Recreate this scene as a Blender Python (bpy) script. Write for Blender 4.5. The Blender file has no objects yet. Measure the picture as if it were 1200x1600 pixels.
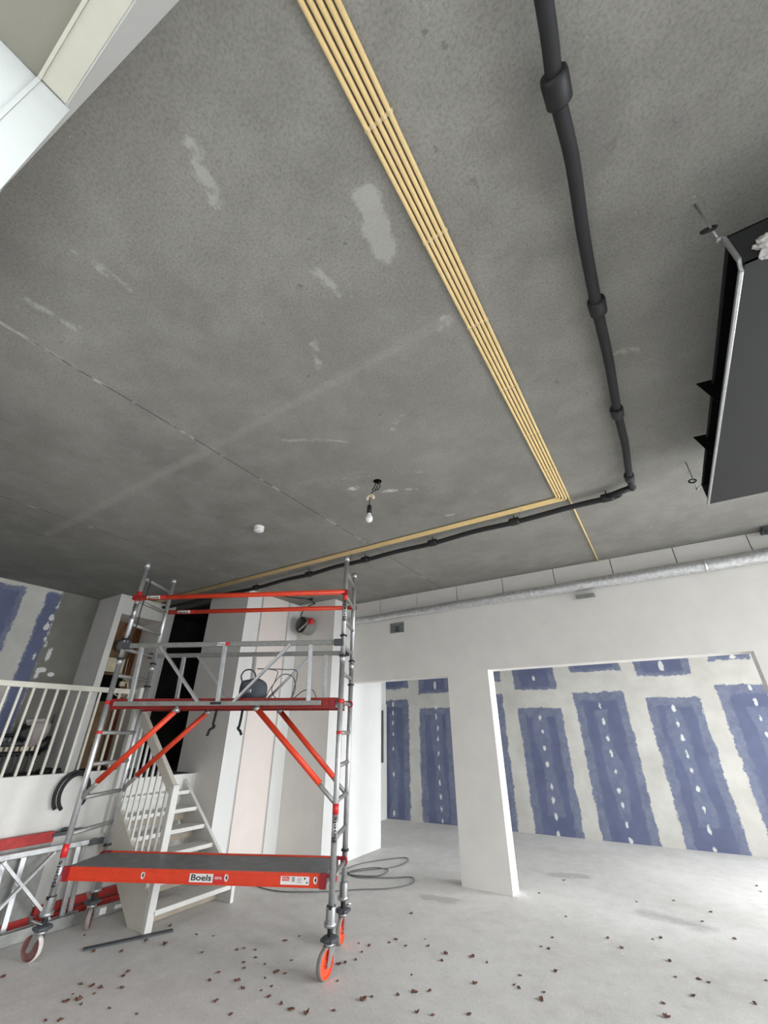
import bpy, math, random
from mathutils import Vector, Matrix
random.seed(7)
C = bpy.context.scene.collection
R = math.radians

# ------------------------------------------------------------------ camera, world, light, exposure
cam_d = bpy.data.cameras.new('camera'); cam = bpy.data.objects.new('camera', cam_d); C.objects.link(cam)
cam_d.sensor_width = 36; cam_d.lens = 36 * 636 / 1600.0; cam_d.clip_start = 0.02; cam_d.clip_end = 100
cam.location = (0, 0, 1.6); cam.rotation_euler = (R(90 + 28.13), 0, R(32.36))
bpy.context.scene.camera = cam
EXPOSURE = 0.1
FRONT_UP, FRONT_DOWN, RIGHT_UP, RIGHT_DOWN = 1.2, 0.9, 18.5, 9.2     # sky and paving brightness seen through the facade / the right windows
vs = bpy.context.scene.view_settings
vs.view_transform = 'Standard'; vs.look = 'None'; vs.exposure = EXPOSURE; vs.gamma = 1; vs.use_curve_mapping = False
cy = bpy.context.scene.cycles
cy.max_bounces = 10; cy.diffuse_bounces = 6; cy.sample_clamp_indirect = 6.0; cy.use_denoising = True
w = bpy.data.worlds.new('overcast_sky'); bpy.context.scene.world = w; w.use_nodes = True
nt = w.node_tree; bg = nt.nodes['Background']
tc = nt.nodes.new('ShaderNodeTexCoord'); sx = nt.nodes.new('ShaderNodeSeparateXYZ'); nt.links.new(tc.outputs['Generated'], sx.inputs[0])
def wmap(src, a, b, c, d):
    o = nt.nodes.new('ShaderNodeMapRange'); nt.links.new(src, o.inputs[0])
    for i, v in enumerate((a, b, c, d)):
        if isinstance(v, (int, float)): o.inputs[i+1].default_value = v
        else: nt.links.new(v, o.inputs[i+1])
    return o.outputs[0]
# below the horizon the ground outside, above it the cloud cover, made brighter to the right to lift the rear of the room
sky_f = wmap(sx.outputs['Z'], -0.05, 0.08, FRONT_DOWN, FRONT_UP); sky_r = wmap(sx.outputs['Z'], -0.05, 0.08, RIGHT_DOWN, RIGHT_UP)
ma = nt.nodes.new('ShaderNodeMath'); ma.operation = 'MULTIPLY_ADD'; nt.links.new(sx.outputs['Y'], ma.inputs[0]); ma.inputs[1].default_value = 0.8; nt.links.new(sx.outputs['X'], ma.inputs[2])
nt.links.new(wmap(ma.outputs[0], 0.35, 0.75, sky_f, sky_r), bg.inputs['Strength'])
bg.inputs['Color'].default_value = (0.94, 0.975, 1.0, 1)

def portal(name, loc, rot, sx_, sy_):
    d = bpy.data.lights.new(name, 'AREA'); d.shape = 'RECTANGLE'; d.size = sx_; d.size_y = sy_; d.cycles.is_portal = True
    o = bpy.data.objects.new(name, d); C.objects.link(o); o.location = loc; o.rotation_euler = rot
    return o
# portals at the unseen openings, whose widths are fitted for the room light
portal('daylight_right', (3.5, 3.4, 1.7), (0, R(90), 0), 3.1, 4.5)
portal('daylight_right_rear', (3.5, 7.5, 1.7), (0, R(90), 0), 3.1, 3.0)
portal('daylight_front', (1.15, -0.34, 1.65), (R(90), 0, 0), 4.6, 3.3)
portal('added_daylight_front_left', (-2.4, -0.34, 1.62), (R(90), 0, 0), 1.8, 3.24)

# ------------------------------------------------------------------ materials
def s2l(c):
    return tuple(((v / 255) / 12.92 if v / 255 <= 0.04045 else ((v / 255 + 0.055) / 1.055) ** 2.4) for v in c)

class NT:
    def __init__(s, name):
        s.m = bpy.data.materials.new(name); s.m.use_nodes = True; s.t = s.m.node_tree; s.b = s.t.nodes['Principled BSDF']
    def n(s, kind, **k):
        o = s.t.nodes.new(kind)
        for a, v in k.items(): setattr(o, a, v)
        return o
    def l(s, a, b): s.t.links.new(a, b)
    def math(s, op, a, b=None, c=None, clamp=False):
        o = s.n('ShaderNodeMath', operation=op, use_clamp=clamp)
        for i, v in enumerate((a, b, c)):
            if v is None: continue
            if isinstance(v, (int, float)): o.inputs[i].default_value = v
            else: s.l(v, o.inputs[i])
        return o.outputs[0]
    def noise(s, scale, detail=4, rough=0.55, vec=None):
        o = s.n('ShaderNodeTexNoise'); o.inputs['Scale'].default_value = scale; o.inputs['Detail'].default_value = detail; o.inputs['Roughness'].default_value = rough
        if vec is None:
            if not hasattr(s, 'tc'): s.tc = s.n('ShaderNodeTexCoord').outputs['Object']
            vec = s.tc
        s.l(vec, o.inputs['Vector']); return o.outputs[0]
    def mr(s, v, a, b, c=0.0, d=1.0):
        o = s.n('ShaderNodeMapRange'); s.l(v, o.inputs[0])
        for i, x in enumerate((a, b, c, d)): o.inputs[i + 1].default_value = x
        return o.outputs[0]
    def mix(s, f, a, b):
        o = s.n('ShaderNodeMix', data_type='RGBA')
        if isinstance(f, (int, float)): o.inputs[0].default_value = f
        else: s.l(f, o.inputs[0])
        for i, v in ((6, a), (7, b)):
            if isinstance(v, tuple): o.inputs[i].default_value = (*v[:3], 1)
            else: s.l(v, o.inputs[i])
        return o.outputs[2]
    def attr(s, name):
        o = s.n('ShaderNodeAttribute', attribute_name=name); return o.outputs['Fac']
    def bump(s, h, strength=0.2, dist=0.01):
        o = s.n('ShaderNodeBump'); o.inputs['Strength'].default_value = strength; o.inputs['Distance'].default_value = dist
        s.l(h, o.inputs['Height']); s.l(o.outputs[0], s.b.inputs['Normal'])
    def col(s, c):
        if isinstance(c, tuple): s.b.inputs['Base Color'].default_value = (*c[:3], 1)
        else: s.l(c, s.b.inputs['Base Color'])
    def rough(s, r): s.b.inputs['Roughness'].default_value = r

def simple(name, c, rough=0.5, metal=0.0, var=0.12, scale=18.0, bump=0.05):
    m = NT(name); c = s2l(c)
    n = m.noise(scale, 5, 0.6)
    m.col(m.mix(m.mr(n, 0.3, 0.7), tuple(v * (1 - var) for v in c), tuple(min(1, v * (1 + var)) for v in c)))
    m.rough(rough); m.b.inputs['Metallic'].default_value = metal
    if bump: m.bump(m.noise(scale * 8, 3), bump, 0.004)
    return m.m

M = {}
M['white_paint'] = simple('white_paint', (210, 209, 204), 0.45, var=0.03)
M['cream_paint'] = simple('cream_paint', (206, 202, 190), 0.5, var=0.03)
M['plaster'] = simple('plaster', (231, 228, 223), 0.85, var=0.04, scale=3.0, bump=0.08)
M['plaster_white'] = simple('plaster_white', (218, 218, 216), 0.8, var=0.03, scale=3.0, bump=0.05)
M['plaster_pink'] = simple('plaster_pink', (222, 212, 206), 0.8, var=0.03, scale=4.0)
M['joint'] = simple('joint_filler', (150, 138, 126), 0.9)
M['frame_white'] = simple('frame_white', (176, 180, 178), 0.3, var=0.02)
M['frame_soffit_shade'] = simple('frame_soffit_shade', (140, 137, 125), 0.5, var=0.02)  # darker copy of the frame paint, shade put into the colour
M['frame_beige_shade'] = simple('frame_beige_shade', (203, 200, 186), 0.4, var=0.03)  # frame paint toned for the shaded underside of the door head
M['alu'] = simple('aluminium', (196, 197, 198), 0.38, 0.75, var=0.12, scale=25)
M['alu_dull'] = simple('aluminium_dull', (150, 150, 146), 0.5, 0.5, var=0.14, scale=20)
M['galv'] = simple('galvanised_steel', (176, 178, 178), 0.36, 0.8, var=0.14, scale=30)
M['orange'] = simple('orange_red_paint', (216, 62, 30), 0.45, var=0.10, scale=14)
M['red'] = simple('dark_red_plastic', (150, 22, 34), 0.45, var=0.1)
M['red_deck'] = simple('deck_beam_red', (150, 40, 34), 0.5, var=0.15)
M['red_worn'] = simple('worn_red_paint', (170, 44, 40), 0.55, var=0.25, scale=16)
M['orange_wheel'] = simple('orange_wheel', (232, 82, 48), 0.5, var=0.07)
M['dull_wheel'] = simple('dull_wheel', (122, 84, 80), 0.7, var=0.2)
M['tyre'] = simple('tyre_grey', (140, 130, 124), 0.7, var=0.2)
M['tyre_white'] = simple('tyre_worn_white', (205, 198, 192), 0.7, var=0.2, scale=40)
M['black'] = simple('black_plastic', (28, 28, 30), 0.5, var=0.2)
M['black_pipe'] = simple('black_pipe_foam', (36, 36, 38), 0.75, var=0.15, scale=12, bump=0.15)
M['casing_black'] = simple('casing_black', (32, 32, 33), 0.7, var=0.06, scale=4)
M['void'] = simple('black_and_unlit', (12, 12, 12), 0.95, var=0.1)  # near-black for black parts and for the unlit inside of the duct box
M['void'].node_tree.nodes['Principled BSDF'].inputs['Specular IOR Level'].default_value = 0.1
M['dark_grey'] = simple('dark_grey', (72, 74, 78), 0.6, var=0.15)
M['bag'] = simple('grey_canvas', (92, 96, 104), 0.8, var=0.2, scale=10, bump=0.2)
M['yellow'] = simple('yellow_conduit', (247, 218, 158), 0.4, var=0.05, scale=20)
M['clip'] = simple('clip_plastic', (226, 202, 160), 0.4, var=0.1)
M['deck'] = simple('deck_board', (104, 106, 108), 0.55, var=0.22, scale=9, bump=0.15)
M['cable'] = simple('grey_cable', (96, 96, 96), 0.6, var=0.1)
M['black_cable'] = simple('black_cable', (34, 34, 36), 0.6, var=0.1)
M['sticker_white'] = simple('sticker_white', (228, 224, 220), 0.4, var=0.02)
M['sticker_red'] = simple('sticker_red', (205, 44, 44), 0.4, var=0.03)
M['ink'] = simple('ink_black', (22, 22, 24), 0.5, var=0.02)
M['leaf'] = simple('dry_leaf', (112, 78, 64), 0.8, var=0.5, scale=30, bump=0.3)
M['plywood'] = simple('plywood_brown', (116, 92, 66), 0.8, var=0.25, scale=6)
M['shade_lining'] = simple('corridor_painted_shade', (46, 45, 43), 0.9, var=0.25, scale=4)  # dark colour paints the missing light of the corridor
M['copper'] = simple('copper_pipe', (150, 96, 62), 0.4, 0.6, var=0.15)
M['cream'] = simple('cream_plastic', (206, 196, 170), 0.45, var=0.05)
M['grey_box'] = simple('grey_plastic', (120, 122, 124), 0.5, var=0.1)
M['detector_white'] = simple('detector_white', (226, 227, 225), 0.35, var=0.02)
M['bulb'] = simple('opal_bulb', (236, 236, 234), 0.2, var=0.01, bump=0)
M['terminal'] = simple('terminal_cream', (232, 218, 190), 0.45, var=0.04)
M['cloth'] = simple('pale_cloth', (176, 166, 162), 0.85, var=0.08, bump=0.2)
M['tread_side'] = simple('stair_raw_underlay', (158, 148, 134), 0.8, var=0.12, scale=8)
M['sheen_label'] = simple('dark_label', (44, 40, 40), 0.5)

def foil_mat():
    m = NT('foil'); n = m.noise(26, 5, 0.6)
    m.col(m.mix(m.mr(n, 0.3, 0.7), s2l((188, 189, 190)), s2l((232, 233, 234))))
    m.b.inputs['Metallic'].default_value = 0.75; m.rough(0.32); m.bump(m.noise(34, 4, 0.6), 0.7, 0.012); return m.m
M['foil'] = foil_mat()

def ceiling_mat():
    m = NT('ceiling_concrete')
    n1 = m.noise(0.55, 5, 0.6); n2 = m.noise(3.2, 6, 0.65); n3 = m.noise(85, 3, 0.7)
    base = m.mix(m.mr(n1, 0.3, 0.7), s2l((127, 125, 119)), s2l((147, 145, 139)))
    base = m.mix(m.math('MULTIPLY', m.mr(n2, 0.42, 0.7), 0.35), base, s2l((176, 174, 168)))
    base = m.mix(m.math('MULTIPLY', m.mr(n3, 0.42, 0.7), 0.5), base, s2l((98, 96, 92)))
    pores = m.mr(m.noise(22, 3, 0.6), 0.66, 0.72)
    region = m.mr(m.noise(1.6, 2), 0.48, 0.62)
    base = m.mix(m.math('MULTIPLY', m.math('MULTIPLY', pores, region), 0.55), base, s2l((84, 82, 78)))
    rag = m.math('MULTIPLY', m.math('SUBTRACT', m.noise(13, 7, 0.75), 0.5), 0.13)
    def ramp(att, a, b): return m.mr(m.math('ADD', m.attr(att), rag), a, b)
    base = m.mix(m.math('MULTIPLY', ramp('band', -0.01, 0.04), 0.26), base, s2l((178, 176, 170)))
    base = m.mix(m.math('MULTIPLY', ramp('patch', 0.0, 0.02), 0.42), base, s2l((196, 194, 188)))
    base = m.mix(m.math('MULTIPLY', ramp('bright', 0.0, 0.03), 0.8), base, s2l((222, 220, 216)))
    base = m.mix(m.math('MULTIPLY', ramp('dark', 0.0, 0.03), 0.8), base, s2l((78, 74, 70)))
    flecks = m.math('MULTIPLY', m.mr(m.noise(30, 3, 0.6), 0.70, 0.74), m.mr(m.noise(1.1, 2), 0.46, 0.6))
    base = m.mix(m.math('MULTIPLY', flecks, 0.5), base, s2l((192, 190, 184)))
    # the joints between the slabs run along y at two places, thin dark crack with chalky edges
    sp = m.n('ShaderNodeSeparateXYZ'); m.l(m.tc, sp.inputs[0])
    wob = m.math('MULTIPLY', m.math('SUBTRACT', m.noise(1.2, 3), 0.5), 0.03)
    chalk = m.mr(m.noise(5, 3, 0.7), 0.5, 0.62)
    for x0 in (-2.53, -4.82):
        dx = m.math('ABSOLUTE', m.math('ADD', m.math('SUBTRACT', sp.outputs[0], x0), wob))
        crack = m.mr(dx, 0.002, 0.006, 1, 0); edge = m.mr(dx, 0.005, 0.016, 1, 0)
        base = m.mix(m.math('MULTIPLY', m.math('MULTIPLY', edge, chalk), 0.75), base, s2l((206, 203, 196)))
        base = m.mix(m.math('MULTIPLY', crack, m.math('SUBTRACT', 1.0, m.math('MULTIPLY', chalk, 0.7))), base, s2l((70, 68, 64)))
    m.col(base); m.rough(0.85)
    h = m.math('ADD', m.math('MULTIPLY', m.noise(60, 4, 0.65), 0.5), n2)
    m.bump(h, 0.35, 0.012); return m.m
M['ceiling'] = ceiling_mat()

def floor_mat():
    m = NT('floor_screed')
    n1 = m.noise(0.9, 7, 0.65); n2 = m.noise(6.5, 7, 0.72); n3 = m.noise(60, 3, 0.7)
    base = m.mix(m.mr(n1, 0.3, 0.7), s2l((197, 194, 190)), s2l((217, 215, 212)))
    base = m.mix(m.math('MULTIPLY', m.mr(n2, 0.5, 0.72), 0.45), base, s2l((230, 227, 224)))
    base = m.mix(m.math('MULTIPLY', m.mr(n2, 0.46, 0.3), 0.35), base, s2l((172, 169, 165)))
    base = m.mix(m.math('MULTIPLY', m.mr(n3, 0.5, 0.75), 0.25), base, s2l((120, 118, 114)))
    rag = m.math('MULTIPLY', m.math('SUBTRACT', m.noise(9, 5, 0.65), 0.5), 0.2)
    base = m.mix(m.math('MULTIPLY', m.mr(m.math('ADD', m.attr('dark'), rag), 0.0, 0.14), 0.5), base, s2l((116, 119, 114)))
    base = m.mix(m.math('MULTIPLY', m.mr(m.math('ADD', m.attr('patch'), rag), 0.0, 0.05), 0.4), base, s2l((128, 126, 123)))
    specks = m.mr(m.noise(19, 3, 0.6), 0.66, 0.70)
    base = m.mix(m.math('MULTIPLY', specks, 0.7), base, s2l((224, 223, 220)))
    m.col(base); m.rough(0.75); m.bump(m.math('ADD', m.noise(40, 4, 0.6), n2), 0.2, 0.008); return m.m
M['floor'] = floor_mat()

def tape_mat():
    m = NT('taped_blue_board')
    rag = m.math('ADD', m.math('MULTIPLY', m.math('SUBTRACT', m.noise(5, 5, 0.65), 0.5), 0.12), m.math('MULTIPLY', m.math('SUBTRACT', m.noise(26, 4, 0.7), 0.5), 0.07))
    def ramp(att, a, b): return m.mr(m.math('ADD', m.attr(att), rag), a, b)
    n = m.noise(2.4, 4, 0.6)
    mud = m.mix(m.mr(n, 0.3, 0.7), s2l((190, 188, 182)), s2l((208, 207, 202)))
    blue = m.mix(m.mr(m.noise(3.0, 4), 0.3, 0.7), s2l((90, 97, 126)), s2l((102, 109, 140)))
    thin = m.mix(m.mr(m.noise(7, 5, 0.7), 0.35, 0.65), s2l((104, 111, 136)), s2l((126, 133, 154)))
    thin2 = m.mix(m.mr(m.noise(8, 5, 0.7), 0.35, 0.65), s2l((104, 112, 138)), s2l((124, 131, 154)))
    c = m.mix(ramp('outer', -0.004, 0.012), mud, thin)
    c = m.mix(ramp('inner', -0.01, 0.02), c, blue)
    c = m.mix(m.math('MULTIPLY', ramp('strip', -0.01, 0.02), 0.8), c, thin2)
    c = m.mix(ramp('conc', -0.01, 0.02), c, m.mix(m.mr(m.noise(3, 5), 0.3, 0.7), s2l((112, 110, 103)), s2l((128, 126, 118))))
    rag2 = m.math('MULTIPLY', m.math('SUBTRACT', m.noise(22, 4, 0.6), 0.5), 0.05)
    c = m.mix(m.mr(m.math('ADD', m.attr('dots'), rag2), -0.004, 0.006), c, s2l((214, 216, 214)))
    m.col(c); m.rough(0.75); m.bump(m.noise(20, 4), 0.12, 0.005); return m.m
M['tape'] = tape_mat()

# ------------------------------------------------------------------ mesh builder
class MB:
    def __init__(s): s.v = []; s.f = []; s.mi = []; s.sm = []
    def add(s, vs_, fs, mi=0, smooth=False):
        o = len(s.v); s.v += [tuple(v) for v in vs_]
        for f in fs: s.f.append(tuple(i + o for i in f)); s.mi.append(mi); s.sm.append(smooth)
        return s
    def box(s, lo, hi, mi=0):
        x0, y0, z0 = lo; x1, y1, z1 = hi
        return s.add([(x0,y0,z0),(x1,y0,z0),(x1,y1,z0),(x0,y1,z0),(x0,y0,z1),(x1,y0,z1),(x1,y1,z1),(x0,y1,z1)],
              [(0,3,2,1),(4,5,6,7),(0,1,5,4),(1,2,6,5),(2,3,7,6),(3,0,4,7)], mi)
    def bar(s, p0, p1, wd, ht, up=(0,0,1), mi=0):
        p0 = Vector(p0); p1 = Vector(p1); d = (p1 - p0).normalized(); u = Vector(up); sd = d.cross(u)
        if sd.length < 1e-5: sd = d.cross(Vector((1,0,0)))
        sd.normalize(); u = sd.cross(d)
        vs_ = []
        for p in (p0, p1):
            for a, b in ((-1,-1),(1,-1),(1,1),(-1,1)): vs_.append(p + sd*a*wd/2 + u*b*ht/2)
        return s.add(vs_, [(0,1,2,3),(7,6,5,4),(0,4,5,1),(1,5,6,2),(2,6,7,3),(3,7,4,0)], mi)
    def path(s, pts, r, n=10, mi=0, closed=False, radii=None):
        pts = [Vector(p) for p in pts]; N = len(pts)
        t0 = (pts[1] - pts[0]).normalized()
        a = t0.orthogonal().normalized(); vs_ = []; fs = []
        for i, p in enumerate(pts):
            if closed: t = (pts[(i+1) % N] - pts[i-1]).normalized()
            elif i == 0: t = t0
            elif i == N-1: t = (pts[-1] - pts[-2]).normalized()
            else: t = ((pts[i+1]-p).normalized() + (p-pts[i-1]).normalized()).normalized()
            a = (a - t*a.dot(t)).normalized(); b = t.cross(a); rr = radii[i] if radii else r
            for k in range(n):
                th = 2*math.pi*k/n; vs_.append(p + (a*math.cos(th) + b*math.sin(th))*rr)
        M_ = N if closed else N-1
        for i in range(M_):
            for k in range(n):
                j = (i+1) % N
                fs.append((i*n+k, i*n+(k+1)%n, j*n+(k+1)%n, j*n+k))
        s.add(vs_, fs, mi, True)
        if not closed:
            o = len(s.v) - len(vs_)
            s.f.append(tuple(o+k for k in reversed(range(n)))); s.mi.append(mi); s.sm.append(False)
            s.f.append(tuple(o+(N-1)*n+k for k in range(n))); s.mi.append(mi); s.sm.append(False)
        return s
    def tube(s, p0, p1, r, n=14, mi=0, r2=None):
        return s.path([p0, p1], r, n, mi, radii=None if r2 is None else [r, r2])
    def lathe(s, prof, c, axis=(0,0,1), n=24, mi=0, smooth=True):
        ax = Vector(axis).normalized(); a = ax.orthogonal().normalized(); b = ax.cross(a); c = Vector(c); vs_ = []; fs = []
        for r_, h in prof:
            for k in range(n):
                th = 2*math.pi*k/n; vs_.append(c + ax*h + (a*math.cos(th)+b*math.sin(th))*max(r_, 1e-4))
        for i in range(len(prof)-1):
            for k in range(n): fs.append((i*n+k, i*n+(k+1)%n, (i+1)*n+(k+1)%n, (i+1)*n+k))
        return s.add(vs_, fs, mi, smooth)
    def prism(s, poly, z0, z1, mi=0):
        n = len(poly)
        vs_ = [(x,y,z0) for x,y in poly] + [(x,y,z1) for x,y in poly]
        return s.add(vs_, [tuple(reversed(range(n))), tuple(range(n, 2*n))] + [(i,(i+1)%n,n+(i+1)%n,n+i) for i in range(n)], mi)
    def slab_xz(s, poly, y0, y1, mi=0):
        n = len(poly)
        vs_ = [(x,y0,z) for x,z in poly] + [(x,y1,z) for x,z in poly]
        return s.add(vs_, [tuple(range(n)), tuple(reversed(range(n, 2*n)))] + [(i,n+i,n+(i+1)%n,(i+1)%n) for i in range(n)], mi)
    def blob(s, c, rx, ry, rz, seed=0, amp=0.15, nu=18, nv=10, mi=0, power=1.0):
        rnd = random.Random(seed); ph = [(rnd.uniform(0,6.28), rnd.uniform(0,6.28), rnd.randint(2,4), rnd.randint(2,4)) for _ in range(4)]
        vs_ = []; fs = []
        for j in range(nv+1):
            la = -math.pi/2 + math.pi*j/nv
            for i in range(nu):
                lo = 2*math.pi*i/nu
                k = 1 + amp*sum(math.sin(a*lo+p)*math.sin(b*la+q) for p,q,a,b in ph)/2
                cx_ = math.copysign(abs(math.cos(la))**power, math.cos(la)); sz = math.copysign(abs(math.sin(la))**power, math.sin(la))
                vs_.append((c[0]+rx*k*cx_*math.cos(lo), c[1]+ry*k*cx_*math.sin(lo), c[2]+rz*k*sz))
        for j in range(nv):
            for i in range(nu): fs.append((j*nu+i, j*nu+(i+1)%nu, (j+1)*nu+(i+1)%nu, (j+1)*nu+i))
        return s.add(vs_, fs, mi, True)
    def build(s, name, mats, parent=None, local=False, bevel=0):
        if not isinstance(mats, (list, tuple)): mats = [mats]
        vv = s.v
        if parent is not None and not local:
            off = parent_loc(parent); vv = [(x-off[0], y-off[1], z-off[2]) for x,y,z in vv]
        me = bpy.data.meshes.new(name); me.from_pydata(vv, [], s.f)
        for m in mats: me.materials.append(M[m])
        me.polygons.foreach_set('material_index', s.mi); me.polygons.foreach_set('use_smooth', s.sm); me.update()
        o = bpy.data.objects.new(name, me); C.objects.link(o)
        if parent is not None: o.parent = parent
        if bevel:
            b = o.modifiers.new('bevel', 'BEVEL'); b.width = bevel; b.segments = 2; b.limit_method = 'ANGLE'
        return o

def parent_loc(p):
    v = Vector((0,0,0))
    while p is not None: v += p.location; p = p.parent
    return v
def tag(o, label, cat, group=None):
    o['label'] = label; o['category'] = cat
    if group: o['group'] = group
    return o
def thing(name, label, cat, loc=(0,0,0), rz=0, group=None):
    o = bpy.data.objects.new(name, None); C.objects.link(o); o.location = loc; o.rotation_euler = (0,0,rz); o.empty_display_size = 0.1
    return tag(o, label, cat, group)
def struct(o): o['kind'] = 'structure'; return o
def smooth_path(pts, sub=6):
    pts = [Vector(p) for p in pts]; out = []
    P_ = [pts[0]*2-pts[1]] + pts + [pts[-1]*2-pts[-2]]
    for i in range(1, len(P_)-2):
        p0,p1,p2,p3 = P_[i-1:i+3]
        for k in range(sub):
            t = k/sub
            out.append(0.5*((2*p1)+(p2-p0)*t+(2*p0-5*p1+4*p2-p3)*t*t+(3*p1-p0-3*p2+p3)*t**3))
    out.append(pts[-1]); return out

_tc = {}
def text2d(body, bold=0.012):
    if body in _tc: return _tc[body]
    cu = bpy.data.curves.new('lettering', 'FONT'); cu.body = body; cu.size = 1; cu.offset = bold; cu.resolution_u = 3
    o = bpy.data.objects.new('lettering', cu); C.objects.link(o)
    dg = bpy.context.evaluated_depsgraph_get(); me = bpy.data.meshes.new_from_object(o.evaluated_get(dg))
    v = [(q.co.x, q.co.y) for q in me.vertices]; f = [tuple(p.vertices) for p in me.polygons]
    bpy.data.objects.remove(o); bpy.data.curves.remove(cu); bpy.data.meshes.remove(me)
    x0 = min(a for a,b in v); x1 = max(a for a,b in v); y0 = min(b for a,b in v); y1 = max(b for a,b in v)
    _tc[body] = ([((a-x0)/(x1-x0), (b-y0)/(y1-y0)) for a,b in v], f); return _tc[body]

def fine(vf, rounds=2):
    # split the lettering into small triangles so that it can follow a round tube
    v, f = list(vf[0]), [(p[0], p[i], p[i+1]) for p in vf[1] for i in range(1, len(p)-1)]
    for _ in range(rounds):
        cache = {}; g = []
        def mid(a, b):
            k = (min(a,b), max(a,b))
            if k not in cache: v.append(((v[a][0]+v[b][0])/2, (v[a][1]+v[b][1])/2)); cache[k] = len(v)-1
            return cache[k]
        for a, b, c in f:
            x, y, z = mid(a,b), mid(b,c), mid(c,a); g += [(a,x,z),(x,b,y),(z,y,c),(x,y,z)]
        f = g
    return v, f

def grid_surface(name, fn, nu, nv, mat, attrs):
    """fn(i/nu, j/nv) -> point; attrs: name -> function(point)."""
    vs_ = [fn(i/nu, j/nv) for j in range(nv+1) for i in range(nu+1)]
    fs = [(j*(nu+1)+i, j*(nu+1)+i+1, (j+1)*(nu+1)+i+1, (j+1)*(nu+1)+i) for j in range(nv) for i in range(nu)]
    me = bpy.data.meshes.new(name); me.from_pydata(vs_, [], fs); me.materials.append(M[mat])
    for k, fu in attrs.items():
        a = me.attributes.new(k, 'FLOAT', 'POINT'); a.data.foreach_set('value', [fu(p) for p in vs_])
    me.update(); o = bpy.data.objects.new(name, me); C.objects.link(o); return o

def seg_sd(px, py, a):
    x0,y0,x1,y1,wd = a; dx,dy = x1-x0,y1-y0; L2 = dx*dx+dy*dy
    t = max(0,min(1,((px-x0)*dx+(py-y0)*dy)/L2)); return wd*0.5 - math.hypot(px-x0-t*dx, py-y0-t*dy)
def rect_sd(x, z, r):
    x0,x1,z0,z1 = r; return min(x-x0, x1-x, z-z0, z1-z)

# ------------------------------------------------------------------ the room shell
ZC = 3.54; YB = 5.71; YB2 = 5.927; XR = 3.4; XL = -7.7
CP = [(-0.98,0.20,-1.07,0.38,0.070),(-1.78,0.16,-1.75,0.38,0.050),(-2.26,0.11,-2.22,0.37,0.050),(-0.91,0.81,-0.88,0.97,0.060),(-0.53,0.70,-0.58,0.92,0.130),(-1.19,1.12,-1.28,1.29,0.050),(-1.20,2.01,-1.08,1.92,0.050),(-0.55,1.42,-0.45,1.37,0.050),(-1.92,2.35,-1.69,2.44,0.030),(-1.34,2.59,-1.27,2.64,0.050),(-1.72,3.41,-1.55,3.44,0.030),(-1.45,3.48,-1.35,3.49,0.060),(0.33,2.15,0.38,2.17,0.050),(0.26,2.13,0.31,2.15,0.040),(0.26,4.96,0.33,4.92,0.040),(-1.98,1.67,-1.65,1.88,0.04),(-1.61,1.93,-1.57,1.99,0.05)]
CBR = [(-1.97,2.53,-1.90,2.54,0.075),(-1.73,2.73,-1.62,2.76,0.060),(-1.54,2.80,-1.42,2.85,0.035),(0.64,5.65,0.71,5.66,0.030)]
CD = [(-0.14,0.89,0.050),(0.35,1.03,0.050),(0.54,1.11,0.040),(0.54,1.09,0.030),(0.55,1.48,0.040),(-0.09,2.18,0.040)]
BANDS = [(-5.45,1.49,-2.5,1.45,0.11),(-2.5,1.45,-0.48,1.40,0.07),(-1.30,2.42,-0.65,2.60,0.03),(-2.3,2.2,-1.7,2.36,0.05),(-0.60,0.0,-0.604,0.30,0.02)]
c0 = grid_surface('ceiling', lambda u, v: (XL-0.3+u*(XR-XL+0.6), -0.35+v*9.9, ZC), 260, 235, 'ceiling', {
    'patch': lambda p: max(-0.3, max(seg_sd(p[0],p[1],a) for a in CP)),
    'bright': lambda p: max(-0.3, max(seg_sd(p[0],p[1],a) for a in CBR)),
    'band': lambda p: max(-0.3, max(seg_sd(p[0],p[1],a) for a in BANDS)),
    'dark': lambda p: max(-0.3, max(a[2]*0.6 - math.hypot(p[0]-a[0], p[1]-a[1]) for a in CD))})
sm_ = c0.modifiers.new('thickness', 'SOLIDIFY'); sm_.thickness = 0.25; sm_.offset = 1
struct(c0)
f0 = grid_surface('floor', lambda u, v: (XL-0.3+u*(XR-XL+0.6), -0.6+v*10.2, 0.0), 180, 170, 'floor', {
    'dark': lambda p: seg_sd(p[0],p[1],(-0.72,5.96,-0.26,5.86,0.30)) if abs(p[0]+0.5) < 1 and abs(p[1]-5.9) < 1 else -0.5,
    'patch': lambda p: max(seg_sd(p[0],p[1],(-1.72,6.75,-1.45,6.85,0.25)), seg_sd(p[0],p[1],(-2.75,5.2,-2.45,5.25,0.2)), -0.5)})
sm_ = f0.modifiers.new('thickness', 'SOLIDIFY'); sm_.thickness = 0.2; sm_.offset = -1
struct(f0)

# wall with the two openings
b = MB()
b.box((-4.3, YB, 2.27), (-2.55, YB2, ZC)); b.box((-2.55, YB, 0), (-1.955, YB2, ZC)); b.box((-1.955, YB, 2.315), (0.872, YB2, ZC)); b.box((0.872, YB, 0), (XR, YB2, ZC))
struct(b.build('wall_back', 'plaster'))
# corner protection / plastered reveals are part of the wall; the strip of blocks under the ceiling
b = MB(); xs = [-4.3,-3.68,-2.98,-2.30,-1.59,-0.88,-0.177,0.506,1.21,1.9,2.6,XR]
b.box((-4.3, YB-0.004, 3.30), (XR, YB-0.001, ZC-0.001), 1)
for x0, x1 in zip(xs, xs[1:]): b.box((x0+0.005, YB-0.02, 3.30), (x1-0.005, YB-0.004, ZC-0.003))
struct(b.build('trim_1', ['plaster', 'dark_grey']))

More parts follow.
